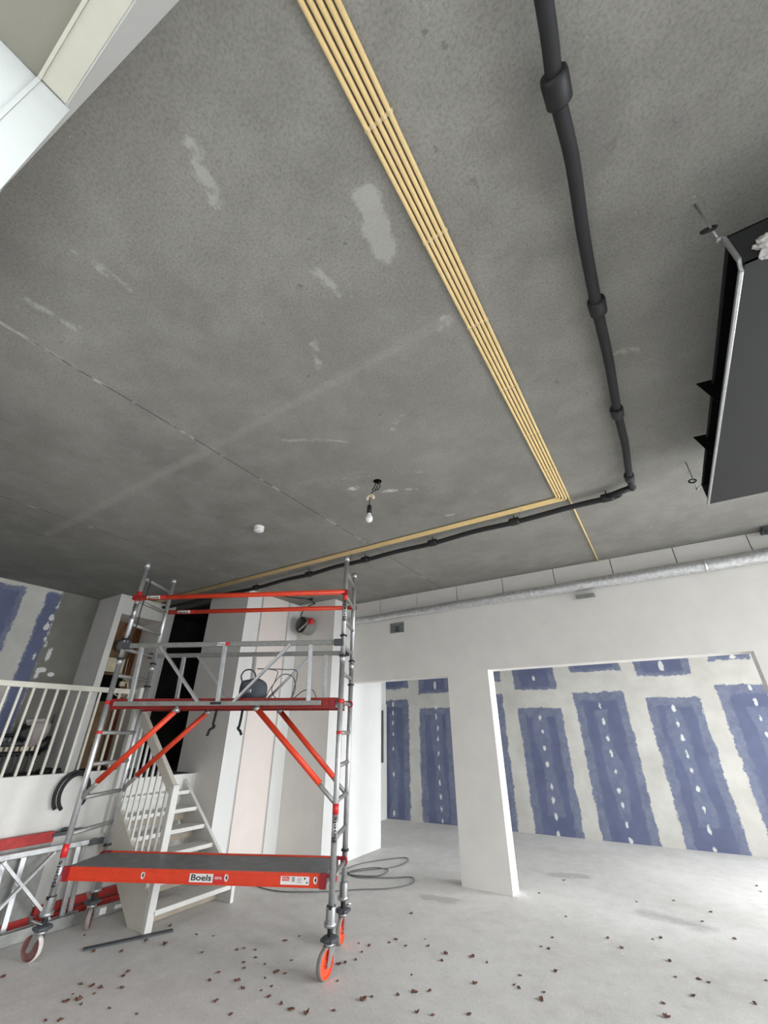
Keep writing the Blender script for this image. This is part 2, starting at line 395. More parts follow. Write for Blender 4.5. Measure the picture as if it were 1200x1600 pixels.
# block that carries the pale boards, the duct stub and the passage wall
b = MB(); b.prism([(-6.0,4.1),(-5.1,4.1),(-5.1,5.24),(-4.3,5.24),(-4.3,6.67),(-4.42,6.67),(-4.42,9.6),(-6.0,9.6)][:6] + [(-6.0,6.67)], 0, ZC)
struct(b.build('wall_stair', 'plaster'))
b = MB()
yy = [(4.1,4.375,'w'),(4.405,4.965,'p'),(4.995,5.238,'w')]
for y0, y1, k in yy: b.box((-5.1, y0, 0.0), (-5.082, y1, ZC-0.004), 0 if k == 'w' else 1)
for y0, y1 in ((4.375,4.405),(4.965,4.995)):
    b.box((-5.1, y0, 0), (-5.092, y1, ZC-0.004), 2); b.box((-5.1, y0+0.011, 0), (-5.086, y1-0.011, ZC-0.004), 0)
struct(b.build('trim_2', ['plaster_white', 'plaster_pink', 'joint']))
b = MB(); b.box((-4.3, 5.24, 0), (-4.285, 6.67, ZC-0.004)); struct(b.build('trim_3', 'plaster_white'))
# white edge stripe on the duct wall
# rear taped wall, slightly out of square
DOTS = {-2.14:[1.78,1.54,1.27,1.01,.67,.47,.24,.0],-1.065:[1.95,1.70,1.43,1.20,.94,.67,.47,.22,.0],0.04:[1.89,1.67,1.45,1.21,.99,.75,.49,.23,.0],1.17:[2.16,1.96,1.73,1.5,1.25,1.0,.7,.4],-5.29:[2.08,1.9,1.7,1.48,1.21,.74,.07],-4.25:[1.98,1.82,1.59,1.40,1.13,.9,.64,.4,.2,.03]}
RECT = [(-5.75,-4.90,-.2,2.2),(-4.66,-3.92,-.2,2.02),(-3.62,-2.81,-.2,2.24),(-2.54,-1.735,-.2,1.97),(-1.48,-0.64,-.2,2.22),(-0.33,0.46,-.2,2.10),(0.72,1.55,-.2,2.26),(1.85,2.6,-.2,2.2),
        (-5.75,-4.90,2.42,3.6),(-4.65,-3.92,2.30,3.6),(-3.62,-2.8,2.48,3.6),(-2.55,-1.75,2.29,3.6),(-1.47,-0.6,2.56,3.6),(-0.36,0.48,2.435,3.6),(0.76,1.34,2.63,3.6),(1.85,2.6,2.5,3.6)]
INNER = [(x0+.13, x1-.13, z0-.3, z1-.14) if z1 < 3 else (x0+.11, x1-.11, z0+.05, z1) for x0,x1,z0,z1 in RECT]
rd = random.Random(3)
DL = [(x+rd.uniform(-.012,.012), z+0.03, rd.uniform(.017,.031), rd.uniform(.035,.062)) for x, zs in DOTS.items() for z in zs] + [(-2.15,2.5,.03,.05),(0.05,2.6,.04,.09),(-4.25,2.46,.03,.08),(1.1,2.68,.05,.03)]
def dots_sd(x, z, lst):
    best = -0.3
    for a, c, rx, rz in lst:
        if abs(x-a) < .3 and abs(z-c) < .35:
            q = math.hypot((x-a)/rx, (z-c)/rz); best = max(best, (1-q)*rx)
    return best
def strip_sd(x, z):
    best = -0.3
    for a in DOTS:
        wv = 0.115 + 0.03*math.sin(z*5+a*3); best = max(best, min(wv-abs(x-a-0.02*math.sin(z*3)), 1.92-z, z-0.03-0.25*(a > -3)))
    return best
def ybw(x): return 9.115 + 0.0727*x
wb = grid_surface('wall_rear', lambda u, v: (-6.05+u*9.45, ybw(-6.05+u*9.45), v*ZC), 350, 118, 'tape', {
    'outer': lambda p: max(rect_sd(p[0],p[2],r) for r in RECT), 'inner': lambda p: max(rect_sd(p[0],p[2],r) for r in INNER),
    'strip': lambda p: strip_sd(p[0],p[2]), 'dots': lambda p: dots_sd(p[0],p[2],DL), 'conc': lambda p: -0.3})
sm_ = wb.modifiers.new('thickness', 'SOLIDIFY'); sm_.thickness = 0.12; sm_.offset = -1
struct(wb)
b = MB(); b.box((-6.05, 6.67, 0), (-5.47, ybw(-5.6), ZC)); struct(b.build('wall_passage', 'plaster_white'))

# left wall behind the platform
LD = [(2.60,3.30,.02,.05),(2.58,3.12,.035,.05),(2.56,2.98,.035,.06),(2.60,2.8,.02,.04),(2.63,2.72,.02,.05),(2.55,2.55,.02,.05),(2.72,2.6,.03,.10),(2.70,2.38,.07,.035),(2.66,2.30,.03,.05),(2.84,2.33,.05,.03)]
wl = grid_surface('wall_left', lambda u, v: (XL, -0.3+u*9.8, v*ZC), 330, 120, 'tape', {
    'outer': lambda p: max(rect_sd(p[1],p[2],r) for r in ((1.1,2.145,-1,3.49),(2.41,2.62,-1,3.50))),
    'inner': lambda p: max(rect_sd(p[1],p[2],r) for r in ((1.2,2.08,-1,3.42),(2.43,2.61,-1,3.46))),
    'strip': lambda p: -0.3, 'dots': lambda p: dots_sd(p[1],p[2],LD), 'conc': lambda p: p[1]-2.60})
sm_ = wl.modifiers.new('thickness', 'SOLIDIFY'); sm_.thickness = 0.2; sm_.offset = -1
struct(wl)

# wall piece with the cupboard niche, doorway beyond it, dark corridor
b = MB()
b.box((XL, 3.165, 1.09), (-7.04, 3.25, ZC), 0); b.box((XL, 3.25, 3.235), (-7.04, 3.93, ZC), 0); b.box((XL, 3.93, 1.09), (-7.04, 4.13, ZC), 0)
struct(b.build('wall_niche', 'plaster'))
b = MB(); b.box((-7.035, 3.16, 1.09), (-7.02, 3.252, ZC-0.003)); b.box((-7.035, 3.252, 3.235), (-7.02, 3.93, ZC-0.003)); b.box((-7.035, 3.93, 1.09), (-7.02, 4.13, ZC-0.003))
struct(b.build('trim_4', 'white_paint'))
b = MB(); b.box((-7.66, 3.25, 1.09), (-7.60, 3.93, 3.235)); struct(b.build('wall_cupboard', 'plywood'))
b = MB()
b.box((XL+.01, 4.132, 1.09), (XL+.05, 8.0, ZC-.002)); b.box((XL+.05, 7.95, 1.09), (-6.0, 8.0, ZC-.002)); b.box((-6.04, 4.13, 1.09), (-6.002, 7.95, ZC-.002)); b.box((XL+.05,4.135,1.08),(-6.04,7.95,1.095)); b.box((XL+.05,4.3,ZC-.03),(-6.04,7.95,ZC-.004))
struct(b.build('wall_corridor', 'shade_lining'))

# raised platform and its white front
b = MB(); b.box((XL, -0.3, 0), (-5.58, 8.0, 1.088)); struct(b.build('floor_upper', 'shade_lining'))
b = MB(); b.box((-5.58, -0.1, 0), (-5.55, 3.03, 1.17)); b.box((-5.62, -0.1, 1.17), (-5.535, 3.03, 1.195)); b.box((-5.58, 3.03, 0), (-5.565, 4.1, 1.088)); b.box((-5.62, 3.03, 1.07), (-5.54, 4.1, 1.092))
struct(b.build('wall_platform', 'white_paint'))

# facade with the door the picture was taken from, unseen right wall, its window openings sized for the light
b = MB(); b.box((-1.5, -0.36, 0), (-1.12, -0.12, ZC)); b.box((XL,-.36,0),(-3.3,-.088,ZC)); b.box((-3.3,-.36,3.25),(-1.5,-.12,ZC)); b.box((-1.12, -0.36, 3.312), (XR, -0.09, ZC))  # unseen opening left of the door added to brighten that side
b.add([(-1.74,-.119,ZC-.001),(-1.112,-.0875,3.302),(-0.45,-.0875,3.302),(-0.45,-.008,ZC-.001),(-1.74,-.121,ZC-.001),(-1.112,-.095,3.306),(-0.45,-.095,3.306),(-0.45,-.095,ZC-.001)], [(0,1,2,3),(4,7,6,5),(0,4,5,1),(1,5,6,2),(2,6,7,3),(3,7,4,0)])
struct(b.build('wall_front', 'plaster_white'))
b = MB()
b.box((-1.119, -0.157, 0), (-1.108, -0.078, 3.300), 0); b.box((-1.119, -0.350, 0), (-1.114, -0.158, 3.305), 0); b.box((-1.112,-0.165,0),(-1.104,-0.155,3.296),0)
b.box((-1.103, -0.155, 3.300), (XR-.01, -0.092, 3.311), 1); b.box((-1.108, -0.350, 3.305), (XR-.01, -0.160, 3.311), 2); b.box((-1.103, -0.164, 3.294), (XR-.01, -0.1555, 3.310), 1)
struct(b.build('door_1', ['frame_white', 'frame_beige_shade', 'frame_soffit_shade']))
b = MB()
for y0, y1 in ((-0.36,1.8),(2.95,3.98),(5.6,6.0),(8.9,9.9)): b.box((XR, y0, 0), (XR+0.25, y1, ZC))
b.box((XR, -0.36, 3.25), (XR+0.25, 9.9, ZC)); b.box((XR, -0.36, 0), (XR+0.25, 9.9, 0.15))
struct(b.build('wall_right', 'plaster_white'))
# white glazed door at the far end of the passage
t = thing('door_2', 'white door', 'door', (-5.46, 8.3, 0)); del t['label']; del t['category']; struct(t)
b = MB(); b.box((-5.468,7.95,0),(-5.43,8.68,0.98)); b.box((-5.468,7.95,1.98),(-5.43,8.68,2.1)); 
for y0,y1 in ((7.95,8.07),(8.27,8.33),(8.56,8.68)): b.box((-5.468,y0,.98),(-5.43,y1,1.98))
struct(b.build('door_leaf', 'white_paint', t))
b = MB(); b.box((-5.46,8.07,.98),(-5.45,8.27,1.98)); b.box((-5.46,8.33,.98),(-5.45,8.56,1.98)); struct(b.build('door_pane', 'dark_grey', t))

# ------------------------------------------------------------------ staircase
st = thing('staircase', 'white open stair with balusters climbing to the raised platform', 'staircase', (-4.45, 3.5, 0))
SL = 0.155/0.1985
def zline(x): return (-4.44 - x)*SL      # nosing line height
for y0, y1, nm in ((3.03, 3.07, 0), (3.93, 3.97, 1)):
    b = MB(); top = 0.16
    x0 = -4.42; x1 = -5.575
    poly = [(x0, 0), (x0, zline(x0)+top+.05), (x1, zline(x1)+top), (x1, zline(x1)-.22), (x0-.28, 0)]
    b.slab_xz(poly, y0, y1); b.build('stringer', 'cream_paint' if nm == 0 else 'white_paint', st, bevel=.003)
for k in range(6):
    z = 0.15 + 0.1555*k; x = -4.41 - 0.1985*k
    b = MB(); b.box((x-.24, 3.07, z-.04), (x, 3.93, z)); b.build('tread', 'white_paint', st, bevel=.004)
    b = MB(); b.box((x-.215, 3.07, z-.155+.012), (x-.20, 3.93, z-.04)); b.build('riser', 'tread_side', st)
b = MB(); b.box((-4.475, 3.015, 0), (-4.41, 3.085, 1.09)); b.box((-4.48,3.01,1.09),(-4.405,3.09,1.105)); b.build('newel_post', 'white_paint', st, bevel=.004)
b = MB(); b.box((-5.55, 3.015, 0.62), (-5.475, 3.085, 2.06)); b.build('newel_post', 'white_paint', st, bevel=.004)
b = MB(); b.bar((-4.44,3.05,1.045), (-5.51,3.05,1.875), 0.05, 0.10); b.build('handrail', 'cream_paint', st, bevel=.005)
for k in range(9):
    x = -4.57 - k*0.104
    b = MB(); b.box((x-.010, 3.04, zline(x)+.15), (x+.010, 3.06, 1.03+(-4.44-x)*0.776)); b.build('baluster', 'white_paint', st)
b = MB(); b.box((-4.42,3.93,0),(-4.395,3.97,.20)); b.build('stringer_foot', 'white_paint', st)

# platform railing
rl = thing('railing', 'cream painted balustrade along the edge of the raised platform', 'railing', (-5.58, 1.5, 1.195))
b = MB(); b.box((-5.605, -0.05, 1.985), (-5.555, 3.015, 2.04)); b.build('top_rail', 'cream_paint', rl, bevel=.004)
y = 2.94
while y > 0.3:
    b = MB(); b.box((-5.59, y-.011, 1.195), (-5.568, y+.011, 1.985)); b.build('baluster', 'cream_paint', rl); y -= 0.11

# ------------------------------------------------------------------ rolling scaffold tower
SC_L, SC_W, TH = 2.327, 0.562, 0.477
sc = thing('scaffold_tower', 'aluminium rolling scaffold tower with orange rails and two decks', 'scaffold', (-4.678, 2.286, 0), TH)
U = Vector((math.cos(TH), math.sin(TH), 0)); N_ = Vector((-math.sin(TH), math.cos(TH), 0))
def SP(a, b_, z): return Vector((-4.678, 2.286, 0)) + U*a + N_*b_ + Vector((0,0,z))
S0 = 0.2575; Z0 = 3.118; RU = 0.0245
def rungz(k): return Z0 - k*S0
def wrap_text(mb, body, a, b_, z0, z1, r, wd, mi):
    v, f = fine(text2d(body, 0.02))
    out = []
    for tx, ty in v:
        ang = -math.pi/2 + 0.15 - (ty-0.5)*wd/r
        out.append((a + r*math.cos(ang), b_ + r*math.sin(ang), z0 + tx*(z1-z0)))
    mb.add(out, f, mi)
def band(mb, a, b_, z0, z1, r, mi): mb.tube((a,b_,z0), (a,b_,z1), r, 18, mi)
def ladder(a, zlo, zhi, ks, bands, texts, rings):
    fr = bpy.data.objects.new('ladder_frame', None); C.objects.link(fr); fr.parent = sc; fr.empty_display_size = .1
    for bb, z in rings:
        b = MB(); b.lathe([(RU,-.007),(RU+.011,-.007),(RU+.011,.007),(RU,.007)], (a,bb,z), n=16)
        b.box((a-.012, bb-RU-.018, z-.009), (a+.012, bb-RU-.002, z+.009)); b.build('locking_ring', 'black', fr, local=True)
    for bb in (0, SC_W):
        b = MB(); b.tube((a,bb,zlo), (a,bb,zhi), RU, 18)
        if zhi < 3: b.tube((a,bb,zhi-.002), (a,bb,zhi+.06), RU-.004, 16)
        b.lathe([(RU,-.03),(RU+.004,-.03),(RU+.004,.03),(RU,.03)], (a,bb,zhi-.03), n=18)
        b.build('upright', 'alu', fr, local=True)
    for k in ks:
        z = rungz(k); b = MB(); b.path([(a,RU*.8,z),(a,SC_W-RU*.8,z)], .0185, 12)
        b.build('rung', 'alu_dull', fr, local=True)
    for bb, z0, z1 in bands:
        b = MB(); band(b, a, bb, z0, z1, RU+.0015, 0); o = b.build('red_band', 'sticker_red', fr, local=True)
    for bb, z0, z1 in texts:
        b = MB(); band(b, a, bb, z0-.012, z1+.012, RU+.001, 0); wrap_text(b, 'Boels', a, bb, z0, z1, RU+.0022, .034, 1)
        b.build('name_sticker', ['alu', 'ink'], fr, local=True)
L_, W_ = SC_L, SC_W
for a, tx1, tx2, bd1, bd2 in ((0.0, (.455,.625), (2.66,2.81), (.645,.735), (2.85,2.955)), (L_, (.787,.958), (2.59,2.80), (.971,1.046), (2.806,2.90))):
    ladder(a, .31, 2.25, range(4, 11), [(0,*bd1), (0,1.565,1.59),(0,1.82,1.855),(W_,1.81,1.85)], [(0,*tx1)], [(0,.39),(W_,.62),(0,2.245),(W_,2.03)])
    ladder(a, 2.25, 3.30, range(0, 4), [(0,*bd2)], [(0,*tx2)], [(0,2.44),(W_,2.27)])
# casters with spindle
def caster(a, bb, trail, wheel, tyre):
    d = Vector((trail[0]*U.x+trail[1]*U.y, trail[0]*N_.x+trail[1]*N_.y, 0)).normalized()   # trail given in world axes
    side = Vector((-d.y, d.x, 0)); c = Vector((a,bb,0)); rw = .087
    b = MB(); b.lathe([(RU+.001,.40),(RU+.014,.39),(RU+.014,.30),(RU+.022,.295),(RU+.022,.275),(RU,.27)], c, n=18)
    b.box((a-.05,bb-.012,.28),(a+.05,bb+.012,.305))
    ca = b.build('caster', 'galv', sc, local=True)
    b = MB()
    for k in range(9): z = .215+k*.009; b.lathe([(.018,z),(.0225,z+.0045),(.018,z+.009)], c, n=16)
    b.build('jack_spindle', 'black', ca, local=True)
    b = MB(); b.lathe([(.02,.222),(.05,.22),(.062,.212),(.062,.198),(.05,.19),(.02,.188),(.02,.222)], c, n=22)
    for k in range(4):
        th = k*1.57+.4; b.blob((a+.06*math.cos(th), bb+.06*math.sin(th), .205), .013,.013,.013, k, 0, 8, 6)
    b.build('hand_nut', 'dark_grey', ca, local=True)
    w0 = c + d*.045
    b = MB(); b.lathe([(.03,.19),(.04,.185),(.04,.17),(.0,.17)], c, n=18)
    for s_ in (-1, 1):
        o = side*s_*.030
        pts = [c+o+Vector((0,0,.178))-d*.03, c+o+Vector((0,0,.178))+d*.035, w0+o+d*.018+Vector((0,0,rw-.02)), w0+o-d*.018+Vector((0,0,rw-.02))]
        th_ = side*s_*.004
        b.add([p-th_ for p in pts]+[p+th_ for p in pts], [(0,1,2,3),(7,6,5,4),(0,4,5,1),(1,5,6,2),(2,6,7,3),(3,7,4,0)])
    b.tube(w0-side*.036+Vector((0,0,rw)), w0+side*.036+Vector((0,0,rw)), .009, 10)
    b.build('fork', 'galv', ca, local=True)
    wc = w0 + Vector((0,0,rw))
    b = MB(); b.lathe([(.008,-.012),(.02,-.02),(.024,-.008),(.07,-.008),(.074,-.019),(.080,-.019)], wc, side, 32, 0, False)
    b.lathe([(.008,.012),(.02,.02),(.024,.008),(.07,.008),(.074,.019),(.080,.019)], wc, side, 32, 0, False)
    b.lathe([(.079,-.019),(.084,-.017),(rw,-.009),(rw,.009),(.084,.017),(.079,.019)], wc, side, 32, 1)
    b.build('wheel', [wheel, tyre], ca, local=True)
    b = MB(); p = c - d*.02 + Vector((0,0,.235)) + side*.03
    b.bar(p, p - d*.0 + side*.045 + d*.07 + Vector((0,0,.03)), .022, .007); b.build('brake_lever', 'galv', ca, local=True)
caster(L_, 0, (.05,-1), 'orange_wheel', 'tyre'); caster(L_, W_, (.35,-.94), 'orange_wheel', 'tyre')
caster(0, 0, (-1,-.35), 'dull_wheel', 'tyre_white'); caster(0, W_, (-.75,.6), 'dull_wheel', 'tyre')

def hole(b, a, z, bb):
    b.add([(a+.017*math.cos(i*.524), bb-.0006, z+.026*math.sin(i*.524)) for i in range(12)], [tuple(reversed(range(12)))], 0)
    b.add([(a-.009, bb-.0012, z-.001), (a+.008, bb-.0012, z-.019), (a+.008, bb-.0012, z+.019)], [(0,1,2)], 1)
def beam(b, bb, sgn, z0, z1, a0, a1):
    # rolled side profile: web with flanged lips
    b.box((a0, bb-.006, z0), (a1, bb+.006, z1)); b.box((a0, bb-.010, z1-.018), (a1, bb+.010, z1+.004)); b.box((a0, bb-.010, z0), (a1, bb+.010, z0+.010))
def deck(z, full):
    a0, a1 = .03, L_-.055
    b = MB(); b.box((a0+.005, .045, z-.018), (a1-.005, W_-.045, z-.004))
    pl = b.build('platform', 'deck', sc, local=True, bevel=.002)
    for bb, s_ in ((.028,-1), (W_-.028,1)):
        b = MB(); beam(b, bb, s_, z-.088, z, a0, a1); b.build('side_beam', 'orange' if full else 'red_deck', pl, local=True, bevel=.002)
    for aa, dirn in ((a0, -1), (a1, 1)):
        for bb in (.028, W_-.028):
            e = 0 if dirn < 0 else L_
            b = MB(); b.box((min(aa, aa-dirn*.05), bb-.018, z-.092), (max(aa, aa-dirn*.05), bb+.018, z+.004)); b.box((min(aa, e+dirn*.012), bb-.014, z-.02), (max(aa, e+dirn*.012), bb+.014, z+.003))
            b.lathe([(.024,-.014),(.032,-.014),(.032,.014),(.024,.014)], (e, bb, z-.03), (0,1,0), 14)
            b.build('end_claw', 'red', pl, local=True)
    for e0 in (a0, a1-.03):
        b = MB(); b.box((e0, .04, z-.075), (e0+.03, W_-.04, z-.02)); b.build('end_beam', 'alu_dull', pl, local=True)
    return pl
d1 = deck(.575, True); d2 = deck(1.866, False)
FB = .028-.0105
b = MB(); 
for a in (.732, 1.447, 2.185): hole(b, a, .537, FB+.004)
b.build('grip_hole', ['sticker_white', 'ink'], d1, local=True)
def flat(b, a0, a1, z0, z1, mi, off): b.add([(a0,off,z0),(a1,off,z0),(a1,off,z1),(a0,off,z1)], [(0,1,2,3)], mi)
def flat_text(b, body, a0, a1, z0, z1, mi, off):
    v, f = text2d(body, 0.02); b.add([(a0+x*(a1-a0), off, z0+y_*(z1-z0)) for x, y_ in v], f, mi)
o_ = FB+.0035
b = MB(); flat(b, 1.128, 1.43, .497, .566, 2, o_); flat(b, 1.135, 1.335, .502, .562, 0, o_-.0006); flat(b, 1.339, 1.424, .502, .562, 1, o_-.0006)
flat_text(b, 'Boels', 1.15, 1.322, .513, .552, 3, o_-.0012); flat_text(b, 'RENTAL', 1.352, 1.412, .524, .541, 0, o_-.0012)
b.build('name_sticker', ['sticker_white', 'sticker_red', 'sticker_red', 'ink'], d1, local=True)
b = MB(); flat(b, 1.90, 2.135, .504, .562, 0, o_); flat(b, 1.912, 1.972, .528, .553, 1, o_-.0006); flat_text(b, 'BOELS', 1.917, 1.967, .535, .547, 0, o_-.0012)
for i in range(3):
    for j in range(3): flat(b, 1.992+i*.009, 1.998+i*.009, .524+j*.01, .531+j*.01, 3, o_-.0006)
for j in range(4): flat(b, 2.035, 2.075-.006*(j % 2), .518+j*.009, .5205+j*.009, 3, o_-.0006)
flat(b, 2.092, 2.105, .538, .55, 3, o_-.0006); flat(b, 2.11, 2.125, .515, .523, 3, o_-.0006)
b.build('instruction_sticker', ['sticker_white', 'sticker_red', 'sticker_red', 'ink'], d1, local=True)
# orange safety rails
for bb, a0, st_ in ((-.035, .05, ((.143,.293),)), (W_+.03, .0, ((.146,.303),))):
    b = MB(); b.tube((.03,bb,2.877), (L_+.0,bb,2.884), .0255, 16); sr = b.build('safety_rail', 'orange', sc, local=True)
    b = MB()
    for a in (.0, L_): b.box((a-.03, min(bb,bb*.3)-.02 if bb < 0 else W_+RU-.01, 2.858), (a+.03, .0-RU+.012 if bb < 0 else bb+.02, 2.905))
    b.build('rail_clamp', 'red', sr, local=True)
    b = MB(); rr = .0263
    for (x0, x1, mi) in ((st_[0][0], st_[0][1], 0), (st_[0][1], st_[0][1]+.06, 1)):
        n = 6; vs_ = []
        for k in range(n+1):
            an = math.pi + .3 - .75 + 1.5*k/n
            for x in (x0, x1): vs_.append((x, bb+rr*math.cos(an), 2.879+rr*math.sin(an)))
        b.add(vs_, [(2*k, 2*k+1, 2*k+3, 2*k+2) for k in range(n)], mi)
    v, f = fine(text2d('Boels', 0.02))
    b.add([(st_[0][0]+.012+x*.125, bb+(rr+.0008)*math.cos(math.pi+.3-(y_-.5)*.9), 2.879+(rr+.0008)*math.sin(math.pi+.3-(y_-.5)*.9)) for x, y_ in v], f, 2)
    b.build('name_sticker', ['sticker_white', 'sticker_red', 'ink'], sr, local=True)
# grey guard rail frames at the working deck
def guard_frame(bb, posts, diags, ends, zt, zb):
    b = MB(); b.bar((ends[0],bb,zt), (ends[1],bb,zt), .03, .048); b.bar((ends[2],bb,zb), (ends[3],bb,zb), .03, .042)
    g = b.build('guard_rail', 'alu_dull', sc, local=True, bevel=.006)
    for a in posts:
        b = MB(); b.bar((a[0],bb,zb), (a[1],bb,zt), .028, .042, up=(1,0,0)); b.build('post', 'alu', g, local=True, bevel=.004)
    for p, q in diags:
        b = MB(); b.bar((p,bb+.001,zt-.01), (q,bb+.001,zb+.01), .024, .040, up=(0,1,0)); b.build('diagonal', 'alu', g, local=True, bevel=.004)
    b = MB()
    for a in (ends[0], ends[1]): b.box((a-.045,bb-.028,zt-.03), (a+.045,bb+.028,zt+.03))
    b.build('rail_hook', 'dark_grey', g, local=True)
    return g
g1 = guard_frame(-.045, ((.262,.232),(1.146,1.122),(2.03,2.007)), ((.43,.95),(1.80,1.30)), (.06,2.29,.10,2.15), 2.367, 1.822)
g2 = guard_frame(W_+.04, ((.36,.335),(1.2,1.19),(2.04,2.02)), ((.50,1.02),(1.86,1.34)), (-.05,2.24,.1,2.15), 2.367, 1.822)
b = MB(); flat(b, 1.045, 1.125, 2.352, 2.384, 0, -.0615); flat(b, 1.125, 1.175, 2.352, 2.384, 1, -.0615); flat_text(b, 'Boels', 1.052, 1.12, 2.36, 2.376, 2, -.0620)
b.build('name_sticker', ['sticker_white', 'sticker_red', 'ink'], g1, local=True)
b = MB(); flat(b, 1.08, 1.19, 1.811, 1.833, 0, -.0615); b.build('dark_sticker', 'sheen_label', g1, local=True)
# orange knee braces with grey bent ends and clamps
for p, q, bb in (((.02,1.075),(.735,1.765),-.02),((L_-.02,1.075),(1.53,1.775),-.02),((.02,1.075),(.775,1.765),W_-.02),((L_-.02,1.075),(1.575,1.775),W_-.02)):
    P0 = Vector((p[0],bb,p[1])); Q0 = Vector((q[0],bb,q[1])); d = (Q0-P0)
    m0 = P0 + d*.17 - Vector((0,0,.01)); 
    b = MB(); b.tube(P0+d*.16, Q0, .0255, 14); br = b.build('knee_brace', 'orange', sc, local=True)
    b = MB(); b.path(smooth_path([P0+Vector((0,.03,-.02)), P0+d*.05-Vector((0,0,.012)), m0], 4), .019, 12); b.build('brace_end', 'alu_dull', br, local=True)
    b = MB(); b.lathe([(.0255,-.02),(.032,-.02),(.032,.02),(.0255,.02)], Q0, (0,0,1), 14); b.tube(Q0-Vector((0,0,.01)), Q0+Vector((.0,.0,.045)), .016, 10); b.build('brace_clamp', 'galv', br, local=True)
# black tie straps under the working deck, cord at the top left
for a0, b0, pts in ((1.08,.1,[(1.085,.1,1.80),(1.075,.1,1.70),(1.07,.1,1.64),(1.09,.1,1.625),(1.045,.1,1.60),(1.03,.1,1.55)]), (1.25,.3,[(1.262,.3,1.80),(1.258,.3,1.70),(1.25,.3,1.62),(1.235,.3,1.615),(1.27,.3,1.585),(1.285,.3,1.555)])):
    b = MB(); pv = [Vector(p) for p in pts]
    for p, q in zip(pv, pv[1:]): b.bar(p, q+(q-p).normalized()*.004, .024, .006, up=(0,1,0))
    b.build('tie_strap', 'black', sc, local=True)
b = MB(); b.path(smooth_path([(.04,.04,3.10),(.07,.03,3.09),(.07,.02,2.95),(.055,.02,2.75),(.06,.02,2.6),(.03,.01,2.5),(.03,-.03,2.42),(.02,-.03,2.36)], 6), .006, 8); b.build('cord', 'black_cable', sc, local=True)

# grey tool bag with cables on the working deck
tb_p = SP(1.32,.36,1.862)
tb = thing('tool_bag', 'grey canvas bag of cable lying on the scaffold working deck', 'bag', tb_p)
b = MB(); b.blob((0,0,.105), .17,.125,.105, 5, .10, 24, 12, 0, .72); b.build('bag_body', 'bag', tb, local=True)
b = MB(); b.path(smooth_path([(-.12,-.06,.19),(-.15,-.06,.25),(-.10,-.06,.30),(.0,-.06,.30),(.07,-.06,.25),(.08,-.06,.19)], 5), .008, 8); b.build('carry_loop', 'cable', tb, local=True)
b = MB(); b.box((.03,-.132,.07),(.11,-.122,.10)); b.box((.04,-.134,.11),(.08,-.124,.135)); b.build('bag_label', 'alu', tb, local=True)
cp = SP(1.62,.40,1.866)
b = MB(); b.path(smooth_path([SP(1.44,.4,1.875),SP(1.5,.4,2.0),SP(1.60,.4,2.12),SP(1.72,.4,2.10),SP(1.76,.4,1.98),SP(1.70,.42,1.88),SP(1.58,.42,1.875),SP(1.50,.42,1.97),SP(1.53,.42,2.08),SP(1.52,.44,2.17),SP(1.3,.44,2.19),SP(1.6,.45,2.18),SP(1.75,.45,2.15),SP(1.73,.42,1.90),SP(1.85,.4,1.96),SP(1.95,.4,1.965),SP(2.0,.4,1.88)], 6), .005, 7)
tag(b.build('loose_cable', 'cable'), 'loose grey cable looping up from the scaffold working deck', 'cable')

# ------------------------------------------------------------------ ceiling services
def clip_at(b, x, y, z, along):
    # saddle around a 17 mm conduit
    n = 8; vs_ = []
    for k in range(n+1):
        an = math.pi + math.pi*k/n; dx = .0098*math.cos(an); dz = .0098*math.sin(an)
        for s_ in (-.006, .006): vs_.append((x+dx, y+s_, z+dz) if along == 'y' else (x+s_, y+dx, z+dz))
    b.add(vs_, [(2*k, 2*k+1, 2*k+3, 2*k+2) for k in range(n)], 0, True)
    for sg in (-1, 1):
        if along == 'y': b.box((x+sg*.0098-.0015, y-.006, z-.002), (x+sg*.0098+.0015, y+.006, ZC-.001))
        else: b.box((x-.006, y+sg*.0098-.0015, z-.002), (x+.006, y+sg*.0098+.0015, ZC-.001))
conduit_pos = ['outermost of the five, turning left first', 'second from the outer edge', 'middle one of the five', 'fourth, beside the one that runs straight on']
for i in range(5):
    x = -.400 + .0235*i; z = ZC - .0135; yc = 3.68 + .0235*i
    if i < 4:
        lab = 'yellow conduit on the ceiling, ' + conduit_pos[i]
        pts = [(x,.012,z),(x,yc-.03,z)] + [(x-.03+.03*math.cos(t*.2618), yc-.03+.03*math.sin(t*.2618), z) for t in range(1,6)] + [(x-.03,yc,z),(-6.98,yc,z)]
    else:
        lab = 'yellow conduit running straight on to the wall with the openings'; pts = [(x,.012,z),(x,YB-.025,z)]
    t = thing('conduit_pipe', lab, 'pipe', (x, 1.5, z), 0, 'yellow conduits on the ceiling')
    b = MB(); b.path(pts, .0088, 12); b.build('tube', 'yellow', t)
    for yq in (0.52,.98,1.5,2.05,2.6,3.15,3.55):
        b = MB(); clip_at(b, x, yq, z, 'y'); b.build('pipe_clip', 'clip', t)
    if i < 4:
        for xq in (-.75,-1.35,-2.05,-2.75,-3.45,-4.15,-4.9,-5.7):
            b = MB(); clip_at(b, xq, yc, z, 'x'); b.build('pipe_clip', 'clip', t)
    else:
        b = MB(); clip_at(b, x, 5.55, z, 'y'); b.build('pipe_clip', 'clip', t)

